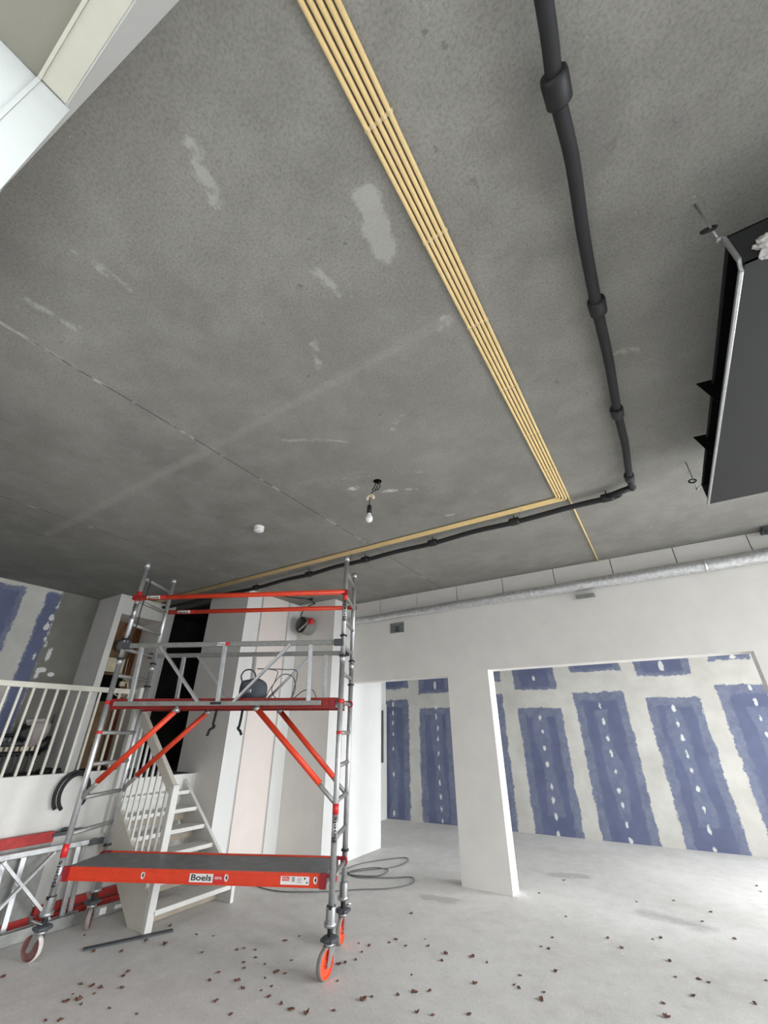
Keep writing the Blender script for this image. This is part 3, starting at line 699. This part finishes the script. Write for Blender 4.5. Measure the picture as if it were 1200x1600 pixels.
dp = thing('drain_pipe', 'black insulated pipe with thick sleeves hung below the ceiling', 'pipe', (.2, 2.0, 3.47))
zp = 3.468
ypts = [(.215,-.08),(.21,.54),(.197,.75),(.207,.98),(.198,1.3),(.197,1.68),(.206,2.1),(.203,2.59),(.212,3.0),(.204,3.40)]
b = MB(); b.path(smooth_path([(x, y, zp + .006*math.sin(i*2.1)) for i, (x, y) in enumerate(ypts)] + [(.205,3.60,zp)], 6), .026, 16); b.build('pipe_run', 'black_pipe', dp)
b = MB(); b.path([(.205,3.55,zp),(.205,3.74,zp)], .027, 16); b.path([(.205,3.725,zp),(.0,3.79,zp)], .027, 16); b.blob((.205,3.73,zp), .034,.034,.034, 1, 0, 14, 10); b.build('elbow', 'black', dp)
xpts = [(.10,3.765),(.06,3.805),(-.3,3.825),(-.86,3.838),(-1.3,3.85),(-1.80,3.872),(-2.3,3.885),(-2.74,3.888),(-3.2,3.90),(-3.70,3.925),(-4.2,3.935),(-4.77,3.95),(-5.6,3.93),(-6.65,3.89),(-7.0,3.88)]
b = MB(); b.path(smooth_path([(x, y, zp - (.008 if i % 2 else -.004)) for i, (x, y) in enumerate(xpts)], 5), .026, 16); b.build('pipe_run', 'black_pipe', dp)
for y, r_ in ((.75,.041),(1.68,.039),(2.59,.038),(3.53,.036)):
    x = .20; b = MB(); b.lathe([(.022,-.042),(r_,-.045),(r_+.003,-.03),(r_+.001,.04),(r_-.004,.046),(.022,.042)], (x,y,zp), (0.03,1,0), 20); s_ = b.build('sleeve', 'black', dp)
    b = MB(); b.tube((x,y,zp+.03), (x,y,ZC), .005, 8); b.build('hanger_rod', 'galv', s_)
for x, y in ((.0,3.806),(-.86,3.838),(-1.80,3.872),(-2.74,3.888),(-3.70,3.925),(-4.77,3.95)):
    b = MB(); b.lathe([(.022,-.05),(.036,-.05),(.040,-.035),(.040,.035),(.036,.05),(.022,.05)], (x,y,zp), (1,-.02,0), 20); s_ = b.build('sleeve', 'black', dp)
    b = MB(); b.tube((x,y,zp+.03), (x,y,ZC), .005, 8); b.build('hanger_rod', 'black_cable', s_)

# hanging bulb
hb = thing('hanging_bulb', 'bare bulb in a black socket hanging from a ceiling hole', 'lamp', (-1.69, 2.54, ZC))
b = MB(); b.lathe([(.0,-.003),(.036,-.003),(.037,0)], (-1.68,2.545,ZC-.001), n=24); b.build('ceiling_hole', 'void', hb)
b = MB()
for k, (dx, dy) in enumerate(((-.02,0),(.0,.01),(.022,0))):
    b.path(smooth_path([(-1.68+dx*.6,2.545+dy,ZC),(-1.68+dx*1.1,2.54+dy,3.50),(-1.685+dx*1.8,2.53,3.46),(-1.69+dx,2.52,3.435)], 5), .0045, 7)
b.path(smooth_path([(-1.66,2.54,3.445),(-1.70,2.52,3.43),(-1.735,2.51,3.395),(-1.74,2.505,3.36)], 5), .004, 7)
b.path(smooth_path([(-1.735,2.505,3.37),(-1.732,2.50,3.33),(-1.732,2.50,3.285)], 4), .0042, 7); b.build('wire', 'black_cable', hb)
b = MB()
arc = [(-1.722+.030*math.cos(t), 2.50, 3.358+.026*math.sin(t)) for t in [math.pi*1.08-k*.36 for k in range(12)]]
b.path(arc, .013, 8); b.build('terminal_block', 'terminal', hb)
b = MB(); b.lathe([(.004,.085),(.008,.075),(.019,.068),(.021,.0),(.017,-.004),(.0,-.004)], (-1.732,2.50,3.215), n=20); b.build('socket', 'black', hb)
b = MB(); b.lathe([(.014,.005),(.0145,-.012),(.020,-.024),(.0275,-.038),(.031,-.054),(.0285,-.069),(.021,-.080),(.011,-.0865),(.0,-.0885)], (-1.732,2.50,3.215), n=24); b.build('bulb', 'bulb', hb)

# smoke detector
sd = thing('smoke_detector', 'round white smoke detector on the ceiling above the scaffold', 'smoke detector', (-3.27, 2.63, ZC))
b = MB(); b.lathe([(.055,0),(.055,-.012),(.052,-.016)], (-3.27,2.63,ZC), n=28); b.build('base', 'detector_white', sd)
b = MB(); b.lathe([(.052,-.014),(.052,-.024),(.048,-.026),(.048,-.030),(.052,-.032),(.051,-.048),(.04,-.056),(.0,-.058)], (-3.27,2.63,ZC), n=28); b.build('cap', 'detector_white', sd)

# air handling unit on the right
ac = thing('air_duct_unit', 'black open-sided air duct box hung on rods under the ceiling', 'air duct', (1.0, 2.5, 3.18))
X0, X1, Y0, Y1, ZB, ZT = .645, 1.75, 1.46, 3.60, 3.11, 3.285
b = MB(); b.box((X0,Y0,ZB),(X1,Y1,ZB+.006)); b.box((X0,Y0,ZT-.006),(X1,Y1,ZT)); b.box((X0,Y0,ZB),(X1,Y0+.006,ZT)); b.box((X0,Y1-.006,ZB),(X1,Y1,ZT)); b.box((X1-.006,Y0,ZB),(X1,Y1,ZT)); b.build('casing', 'casing_black', ac)
b = MB(); b.box((X0+.01,Y0+.008,ZB+.008),(X1-.01,Y1-.008,ZB+.012)); b.box((X0+.01,Y0+.008,ZT-.012),(X1-.01,Y1-.008,ZT-.008)); b.box((X0+.30,Y0+.01,ZB+.01),(X0+.31,Y1-.01,ZT-.01)); b.build('shade_lining', 'void', ac)  # near-black sheets added to paint the box interior as unlit
b = MB(); b.bar((X0-.008,Y0+.03,ZB+.004), (X0-.008,Y1,ZB+.004), .015, .016); b.bar((X0-.006,Y0+.034,ZB+.004),(X0-.006,Y0+.005,ZB+.034),.016,.014,up=(1,0,0)); b.bar((X0-.006,Y0+.006,ZB+.028), (X0-.006,Y0+.006,ZT+.005), .014, .018, up=(0,1,0)); b.build('edge_profile', 'galv', ac, bevel=.003)
for yq in (2.36, 2.92):
    b = MB(); b.add([(X0-.06,yq-.004,ZT+.03),(X0+.28,yq-.004,ZT-.008),(X0+.28,yq-.004,ZB+.01),(X0-.002,yq-.004,ZB+.02),(X0-.06,yq+.004,ZT+.03),(X0+.28,yq+.004,ZT-.008),(X0+.28,yq+.004,ZB+.01),(X0-.002,yq+.004,ZB+.02)], [(0,1,2,3),(7,6,5,4),(0,4,5,1),(1,5,6,2),(2,6,7,3),(3,7,4,0)]); b.build('baffle', 'void', ac)
for yq, nm in ((1.455,0),(3.66,1)):
    b = MB(); b.tube((.62,yq,ZC), (.62,yq,3.27), .0045, 8); b.bar((.62,yq,3.285),(.66,yq+(.03 if nm == 0 else -.05),3.285),.022,.005); b.lathe([(.005,-.006),(.011,-.006),(.011,.006),(.005,.006)],(.62,yq,3.28),n=6); rd_ = b.build('hanger_rod', 'galv', ac)
    b = MB(); q = Vector((.612,yq,3.36)); b.path([q+Vector((.024*math.cos(k*.5236), .010*math.sin(k*.5236), .020*math.sin(k*.5236))) for k in range(12)], .006, 8, closed=True); b.build('rubber_ring', 'black', rd_)
b = MB()
for k in range(7): b.blob((.715+.012*math.cos(k*2.4), 1.445+.006*math.sin(k*1.7), 3.17-.016*k), .020,.012,.018, 40+k, .7, 12, 8)
b.build('torn_wrapping', 'sticker_white', ac)
b = MB(); b.box((1.33,5.52,3.49),(1.42,5.68,3.538)); b.tube((1.36,5.55,3.45),(1.36,5.55,3.50),.02,12)
tag(b.build('pipe_bracket', 'dark_grey'), 'small dark bracket where the ceiling meets the wall above the silver duct', 'bracket')

# silver duct along the wall
fd = thing('foil_duct', 'silver foil-wrapped duct along the top of the wall', 'duct', (-1.0, 5.61, 3.24))
pts = []; rad = []
for k in range(0, 60):
    x = 3.3 - k*(3.3+4.27)/59; pts.append((x, 5.60, 3.215+.021*(x+4.1)/5.4 + .003*math.sin(k*.9))); rad.append(.078 - .026*max(0,min(1,(1.3-x)/5.4)) + .0018*math.sin(k*1.7))
b = MB(); b.path(pts, .08, 20, radii=rad); b.build('duct_skin', 'foil', fd)
for x in (-3.0, -1.2, .75):
    b = MB(); i = min(range(60), key=lambda q: abs(pts[q][0]-x)); b.lathe([(rad[i]+.002,-.012),(rad[i]+.004,-.012),(rad[i]+.004,.012),(rad[i]+.002,.012)], pts[i], (1,0,0), 20); b.build('duct_tape', 'foil', fd)
b = MB(); b.box((-.66,5.62,3.085),(-.44,YB,3.115)); b.box((-.655,5.615,3.07),(-.445,5.63,3.115))
tag(b.build('duct_bracket', 'alu_dull'), 'grey bracket on the wall just under the silver duct', 'bracket')
b = MB(); b.box((-3.49,YB-.012,2.96),(-3.475,YB,3.115)); b.box((-3.255,YB-.012,2.96),(-3.24,YB,3.115)); b.box((-3.49,YB-.012,3.10),(-3.24,YB,3.115)); b.box((-3.49,YB-.012,2.96),(-3.24,YB,2.975))
wbx = thing('wall_vent_box', 'small square metal vent box set in the plastered wall', 'vent', (-3.365,YB,3.04))
b.build('vent_frame', 'galv', wbx)
b = MB(); b.box((-3.475,YB-.006,2.975),(-3.255,YB-.002,3.10)); b.build('vent_back', 'grey_box', wbx)
b = MB(); b.box((-3.40,YB-.016,2.975),(-3.33,YB-.006,3.06)); b.build('vent_flap', 'dark_grey', wbx)

# spiral duct stub with red actuator
ds = thing('duct_stub', 'round galvanised duct stub with red damper knob on the pale wall', 'duct', (-4.80,5.24,3.14))
b = MB(); cx_, cz = -4.80, 3.13
prof = [(.135,0)]
for k in range(5): prof += [(.135,.012+k*.03),(.141,.018+k*.03),(.141,.024+k*.03),(.135,.03+k*.03)]
prof += [(.135,.22),(.129,.22),(.129,.0)]
b.lathe(prof, (cx_,5.2385,cz), (0,-1,0), 36, 0, False); b.build('duct_ring', 'alu_dull', ds)
b = MB(); b.lathe([(.0,-.01),(.045,-.01),(.05,.0),(.05,.04),(.035,.055),(.02,.055),(.02,.045),(.0,.045)], (cx_+.19,5.06,cz+.035), (0,-1,0), 20); b.build('damper_knob', 'sticker_red', ds)
b = MB(); b.box((cx_+.06,5.05,cz-.01),(cx_+.15,5.10,cz+.05)); b.bar((cx_-.06,5.045,cz-.09),(cx_+.14,5.045,cz+.03),.03,.03); b.build('damper_arm', 'galv', ds)
b = MB(); b.path(smooth_path([(-4.62,5.0,ZC),(-4.55,4.98,3.46),(-4.50,4.98,3.43),(-4.62,5.0,3.42),(-4.78,5.02,3.36),(-4.83,5.03,3.28),(-4.78,5.03,3.22),(-4.72,5.04,3.15),(-4.69,5.05,3.14)], 6), .009, 8)
tag(b.build('damper_cable', 'black_cable'), 'black cable looping from the ceiling down to the duct stub', 'cable')
b = MB(); b.tube((-5.05,4.35,ZC-.02),(-4.62,5.0,ZC-.02),.008,8); b.blob((-4.62,5.0,ZC-.02),.05,.03,.02,3,.1)
tag(b.build('ceiling_feed_cable', 'black_cable'), 'thin dark cable with a box pinned to the ceiling by the boarded wall', 'cable')

# ------------------------------------------------------------------ things on and behind the raised platform
mf = thing('underfloor_manifold', 'black heating manifold with rows of pipes behind the railing', 'manifold', (-7.55, 2.7, 1.09))
for z, m_ in ((1.43,'dark_grey'),(1.31,'black')):
    b = MB(); b.tube((-7.58,2.42,z),(-7.58,3.0,z),.026,14); b.build('header_bar', m_, mf)
for k in range(9):
    y = 2.47+k*.058
    b = MB(); b.path(smooth_path([(-7.56,y,1.31),(-7.54,y,1.22),(-7.50,y-.03,1.09)],4), .012, 8); b.build('pipe', 'dark_grey', mf)
    b = MB(); b.lathe([(.012,0),(.017,.01),(.017,.045),(.010,.055),(.0,.055)], (-7.56,y,1.45), n=12); b.build('valve_cap', 'grey_box', mf)
    b = MB(); b.box((-7.57,y-.016,1.345),(-7.545,y+.016,1.395)); b.build('flow_gauge', 'cream', mf)
b = MB(); b.blob((-7.55,2.72,1.56),.09,.11,.10,2,.15,18,12,0,.8); b.build('pump', 'black', mf)
b = MB(); b.blob((-7.55,3.0,1.42),.06,.09,.08,4,.2,16,10,0,.8); b.tube((-7.58,2.5,1.53),(-7.58,2.95,1.53),.022,12); b.build('valve_block', 'black', mf)
b = MB(); b.lathe([(.0,.05),(.05,.045),(.12,.06),(.16,.02),(.17,-.08),(.14,-.20),(.09,-.26)], (-7.60,2.86,1.66), (0.2,0,1), 16)
b.add([(-7.55,2.68,1.72),(-7.55,2.9,1.74),(-7.53,2.98,1.62),(-7.52,2.92,1.48),(-7.52,2.86,1.44),(-7.53,2.83,1.60),(-7.55,2.72,1.66)], [(0,1,2,3,4,5,6)])
tag(b.build('draped_cloth', 'cloth'), 'pale cloth draped over the black heating manifold', 'cloth')
b = MB(); b.path(smooth_path([(-7.66,3.05,1.80),(-7.66,3.05,1.68),(-7.65,2.98,1.5),(-7.64,2.95,1.35),(-7.64,3.0,1.2)],6), .007, 8)
tag(b.build('wall_cable', 'black_cable'), 'thin black cable hanging on the grey wall beside the manifold', 'cable')
b = MB()
for k in range(5): b.blob((-7.2+.07*k, 2.95+.04*math.sin(k*2), 1.12), .05,.07,.035, 60+k, .3, 12, 8)
tag(b.build('hose_bundle', 'black_pipe'), 'black bundle of hose lying on the platform beside the manifold', 'hose')
# meter cupboard contents
t = thing('meter_box', 'round grey meter high in the brown cupboard niche', 'meter', (-7.5,3.66,2.83))
b = MB(); b.blob((-7.50,3.66,2.84),.09,.13,.10,1,.02,20,12,0,.7); b.build('housing', 'grey_box', t)
b = MB(); b.tube((-7.5,3.60,2.92),(-7.5,3.60,3.20),.014,10); b.tube((-7.5,3.72,2.92),(-7.5,3.72,3.20),.014,10); b.build('pipe', 'copper', t)
t = thing('fuse_box', 'cream fuse box mounted below the meter in the niche', 'fuse box', (-7.52,3.6,2.52))
b = MB(); b.box((-7.6,3.46,2.42),(-7.48,3.74,2.64)); b.build('housing', 'cream', t, bevel=.008)
b = MB(); [b.box((-7.482,3.49+k*.03,2.49),(-7.472,3.51+k*.03,2.56)) for k in range(7)]; b.build('breaker', 'terminal', t)
b = MB(); [b.path(smooth_path([(-7.5,3.70+.02*k,2.42),(-7.4,3.80+.02*k,2.30),(-7.4,3.85,2.15-.03*k),(-7.45,3.74,2.08),(-7.45,3.62,2.18+.03*k)],6), .006, 7) for k in range(3)]
tag(b.build('meter_cable', 'cream'), 'white cables looping below the fuse box in the niche', 'cable')
t = thing('plug_socket', 'small white socket hanging on a cord in the niche', 'socket', (-7.1,3.60,2.22))
b = MB(); b.box((-7.12,3.56,2.19),(-7.08,3.64,2.26)); b.build('housing', 'cream', t, bevel=.006)
b = MB(); b.tube((-7.1,3.60,2.26),(-7.1,3.585,2.60),.005,7); b.build('cord', 'cream', t)
b = MB(); b.blob((-7.45,3.38,3.02),.06,.09,.12,9,.25); tag(b.build('red_cloth', 'red_worn'), 'dark red cloth in the upper left of the cupboard niche', 'cloth')
b = MB(); [b.tube((-7.55,y,1.09),(-7.55,y,3.2),.012,8) for y in (3.82,3.86,3.90)]
tag(b.build('copper_riser', 'copper'), 'thin copper pipes at the right side of the cupboard niche', 'pipe')
b = MB(); b.box((-7.58,3.30,1.10),(-7.46,3.62,1.85)); b.box((-7.462,3.33,1.14),(-7.452,3.59,1.81))
tag(b.build('plywood_box', 'plywood'), 'brown wooden box standing in the bottom of the cupboard niche', 'box')
b = MB(); b.box((-7.59,3.28,2.0),(-7.52,3.80,2.38)); tag(b.build('black_unit', 'void'), 'black unit under the fuse box in the niche', 'unit')
for k, (x, y) in enumerate(((-6.25,4.75),(-6.36,4.95))):
    t = thing('riser_pipe', ('dark riser pipe in the corridor next to the boarded wall', 'dark riser pipe further back in the dark corridor')[k], 'pipe', (x,y,1.1))
    b = MB(); b.tube((x,y,1.1),(x,y,3.0),.022,12); b.build('tube', 'void', t)
    for z in (1.5,1.9,2.4,2.9):
        b = MB(); b.lathe([(.022,-.03),(.032,-.03),(.032,.03),(.022,.03)],(x,y,z),n=14); b.build('pipe_clamp', 'black', t)
# black hose loop on the platform front
b = MB()
for r_, dy, dx, a0, a1 in ((.185,0,0,-.6,3.9),(.165,.015,.03,-.75,4.1)):
    b.path([(-5.50+dx, 2.585+dy+r_*.82*math.cos(a0+(a1-a0)*k/26), 1.02+r_*math.sin(a0+(a1-a0)*k/26)) for k in range(27)], .017, 10)
b.bar((-5.55,2.60,1.19),(-5.46,2.60,1.20),.02,.01)
tag(b.build('hose_loop', 'black_pipe'), 'black ribbed hose hung in a loop on the white platform front', 'hose')

# ------------------------------------------------------------------ dismantled scaffold pieces leaning on the platform front
def stored_frame(label, xb, xt, y0, y1, zt, posts, diags, end_z):
    g = thing('guard_rail_frame', label, 'scaffold frame', (xb, y1, 0), 0, 'dismantled guard rail frames')
    def q(y, h): return (xb+(xt-xb)*h, y, .03+(zt-.03)*h)
    b = MB(); b.bar(q(y0,1), q(y1,1), .03, .045); b.build('top_rail', 'alu', g, bevel=.005)
    b = MB(); b.bar(q(y0,0), q(y1-.05,0), .03, .045); b.build('bottom_rail', 'alu', g, bevel=.005)
    for y in posts:
        b = MB(); b.bar(q(y,.04), q(y,.96), .026, .04, up=(0,1,0)); b.build('post', 'alu', g)
    for ya, yb in diags:
        b = MB(); b.bar(q(ya,.95), q(yb,.05), .022, .038, up=(1,0,0)); b.build('diagonal', 'alu', g)
    b = MB(); b.box((xt-.02,y1-.03,zt-.03),(xt+.02,y1+.05,zt+.02)); b.build('rail_hook', 'dark_grey', g)
stored_frame('aluminium guard rail frame leaning in front of the others at the platform', -5.245, -5.30, .75, 2.82, .60, (1.1,1.75,2.70), ((2.10,2.62),(2.50,1.98),(.9,1.5)), 0)
stored_frame('aluminium guard rail frame leaning nearest the white platform front', -5.36, -5.42, .85, 2.95, .575, (1.4,2.15,2.3,2.82), ((1.6,2.1),), 0)
t = thing('stored_platform', 'worn red scaffold deck on its edge behind the leaning frames', 'scaffold deck', (-5.49,1.8,0))
b = MB(); b.box((-5.47,.6,.03),(-5.455,2.52,.66)); b.build('board', 'alu_dull', t)
b = MB(); b.box((-5.50,.6,.63),(-5.44,2.52,.715)); b.build('side_beam', 'red_worn', t, bevel=.003)
b = MB(); b.box((-5.50,.6,.0),(-5.44,2.52,.085)); b.build('side_beam', 'red_worn', t, bevel=.003)
b = MB(); b.box((-5.51,2.50,.67),(-5.43,2.80,.70)); b.blob((-5.47,2.62,.715),.03,.05,.015,3,.1); b.build('end_hook', 'dark_grey', t)
for k, (x, z, y1) in enumerate(((-5.44,.035,3.42),(-5.50,.10,3.40))):
    t = thing('stored_rail', ('red rail lying on the floor in front of its pair under the platform','red rail lying just above the front one against the platform')[k], 'rail', (x,2.3,0), 0, 'red rails on the floor')
    b = MB(); b.bar((x,2.56,z),(x,y1,z),.05,.062); b.build('beam', 'red_worn', t, bevel=.006)
    b = MB(); b.box((x-.027,y1-.03,z-.02),(x+.027,y1+.004,z+.02)); b.build('end_cap', 'sticker_white' if k == 0 else 'red', t)
t = thing('toe_board', 'grey toe board lying on the floor in front of the red rails', 'board', (-5.17,2.3,0))
b = MB(); b.bar((-5.205,1.1,.045),(-5.165,3.24,.045),.022,.085); b.build('board', 'alu_dull', t, bevel=.003)
b = MB(); b.bar((-5.157,3.0,.045),(-5.156,3.06,.045),.004,.05); b.bar((-5.155,3.14,.045),(-5.154,3.22,.045),.004,.03); b.build('label', 'sticker_white', t)
b = MB(); b.bar((-4.575,2.60,.006),(-4.29,3.215,.006),.055,.012); tag(b.build('rubber_strip', 'dark_grey', bevel=.002), 'flat black strip lying on the floor before the stair post', 'strip')

# cables on the floor
cpts = [(-4.6,4.55),(-4.55,4.42),(-4.2,4.45),(-3.9,4.60),(-3.5,4.95),(-3.24,5.14),(-3.08,5.46),(-3.20,5.66),(-3.45,5.47),(-3.75,5.32),(-3.95,5.42),(-3.80,5.75),(-3.58,5.75),(-3.57,5.50),(-3.85,5.34),(-4.05,5.45),(-4.02,5.85),(-3.72,6.36),(-3.56,6.2),(-3.62,5.85),(-3.85,5.55),(-4.05,5.3),(-4.2,5.0)]
b = MB(); b.path([(p.x, p.y, .007+.005*math.sin(i*.21)**2) for i, p in enumerate(smooth_path([(x,y,0) for x,y in cpts], 8))], .006, 7)
tag(b.build('extension_cable', 'cable'), 'grey cable in loose loops on the floor behind the scaffold', 'cable')

# dry leaves
LEAVES = [(-4.40,3.26),(-4.86,2.74),(-4.47,2.63),(-4.28,2.75),(-4.10,3.02),(-4.04,3.28),(-3.89,3.34),(-3.71,3.10),(-3.51,3.28),(-3.48,3.33),(-3.38,3.36),(-3.29,3.61),(-3.25,3.74),(-3.28,3.27),(-3.30,3.17),(-3.23,3.11),(-3.14,3.24),(-2.98,3.20),(-3.01,3.39),(-3.34,2.97),(-3.30,2.86),(-3.13,2.97),(-3.02,2.92),(-2.99,3.10),(-2.91,3.22),(-2.87,3.05),(-2.89,2.97),(-2.79,2.95),(-2.66,2.93),(-2.56,2.92),(-2.45,2.94),(-2.32,3.06),(-2.23,3.26),(-2.20,3.32),(-2.52,3.35),(-2.66,3.54),(-2.63,3.59),(-2.59,3.67),(-2.62,3.80),(-2.73,3.91),(-2.63,3.92),(-3.05,2.72),(-3.94,2.37),(-3.87,2.39),(-3.83,2.33),(-3.95,2.25),(-3.84,2.24),(-3.89,2.18),(-3.77,2.22),(-4.03,2.34),(-3.74,2.47),(-3.92,2.61),(-3.89,2.56),(-3.57,2.30),(-3.36,2.36),(-3.70,2.07),(-3.77,2.02),(-2.85,2.68),(-4.62,2.08),(-4.30,2.97),(-1.60,6.56),(-1.74,5.96),(-2.66,4.70),(-1.36,5.44),(-0.81,6.24),(-2.50,4.14),(-2.52,4.06),(-2.29,4.28),(-2.21,4.18),(-2.03,4.14),(-2.01,4.02),(-1.83,4.20),(-1.70,4.18),(-2.11,3.71),(-2.06,3.43),(-1.99,3.52),(-1.97,3.53),(-1.90,3.59),(-1.86,3.33),(-1.76,3.36),(-1.57,3.49),(-1.41,4.68),(-1.35,4.67),(-1.43,4.13),(-1.43,3.98),(-1.39,3.96),(-1.23,4.00),(-1.22,3.90),(-0.84,5.01),(-0.63,5.33),(-0.57,5.40),(-0.32,4.77),(-0.26,4.76),(-0.46,4.72),(-0.36,4.50),(-0.53,4.29),(-0.51,4.13),(-0.02,4.61),(-0.25,6.01),(-0.17,6.33),(-0.03,5.72),(0.34,7.34),(0.33,7.55),(-0.48,6.49),(-0.96,5.15),(-1.37,4.90),(-0.50,4.97),(0.09,5.01),(-2.37,4.08),(-1.22,4.33),(-1.67,3.85)]
BIG = {0,4,8,17,21,27,29,30,32,40,46,59,69,71,78,87,96}
def leaf_mesh(seed):
    rnd = random.Random(seed); n = 14; b = MB(); rings = 3; vs_ = [(0,0,.006)]
    rad_ = [(.6+.4*abs(math.sin(k*math.pi/n*rnd.choice((2,3)))))*rnd.uniform(.7,1.15) for k in range(n)]
    cu = rnd.uniform(.25,.6); ph = rnd.uniform(0,6.28)
    for j in range(1, rings+1):
        for k in range(n):
            th = 2*math.pi*k/n; rr = .02*rad_[k]*j/rings
            vs_.append((rr*1.35*math.cos(th), rr*.8*math.sin(th), .003+ .35*cu*(rr/.02)**2*.03*abs(math.sin(th+ph)) + rnd.uniform(0,.0025)*j))
    fs = [(0,1+k,1+(k+1)%n) for k in range(n)]
    for j in range(rings-1):
        for k in range(n): fs.append((1+j*n+k, 1+(j+1)*n+k, 1+(j+1)*n+(k+1)%n, 1+j*n+(k+1)%n))
    N0 = len(vs_); vs_ += [(x,y,max(z-.003,.0005)) for x,y,z in vs_]; fs += [tuple(N0+i for i in reversed(f)) for f in fs]
    o = rings*n-n+1
    fs += [(o+k, N0+o+k, N0+o+(k+1)%n, o+(k+1)%n) for k in range(n)]
    b.add(vs_, fs, 0, True); return b
protos = [leaf_mesh(100+i) for i in range(6)]; used = [None]*6
ZONES = [('dry brown leaf on the floor by the stair post and black strip', lambda x,y: x < -4.0),
         ('dry brown leaf on the floor in the cluster before the lower deck', lambda x,y: x < -3.3 and y < 2.8),
         ('dry brown leaf on the floor below the orange lower deck', lambda x,y: x < -2.70 and y < 4.0),
         ('dry brown leaf on the floor close to the orange scaffold wheels', lambda x,y: x < -2.4 and y < 4.0),
         ('dry brown leaf on the floor between scaffold wheels and white pillar', lambda x,y: x < -1.5 and y < 5),
         ('dry brown leaf on the floor in front of the wide opening', lambda x,y: y < 5.6),
         ('dry brown leaf on the floor inside the wide opening', lambda x,y: True)]
for i, (x, y) in enumerate(LEAVES):
    k = i % 6
    if used[k] is None: o = protos[k].build('dry_leaf', 'leaf'); used[k] = o
    else: o = used[k].copy(); C.objects.link(o)
    rr = random.Random(i*7+1); s_ = rr.uniform(.5,.9)*(1.5 if i in BIG else 1.0)
    o.location = (x, y, 0); o.rotation_euler = (0, 0, rr.uniform(0,6.28)); o.scale = (s_*rr.uniform(.85,1.2), s_, s_*1.3)
    for lab, fn in ZONES:
        if fn(x, y): tag(o, lab, 'leaf', lab.replace('dry brown leaf', 'dry leaves')); break
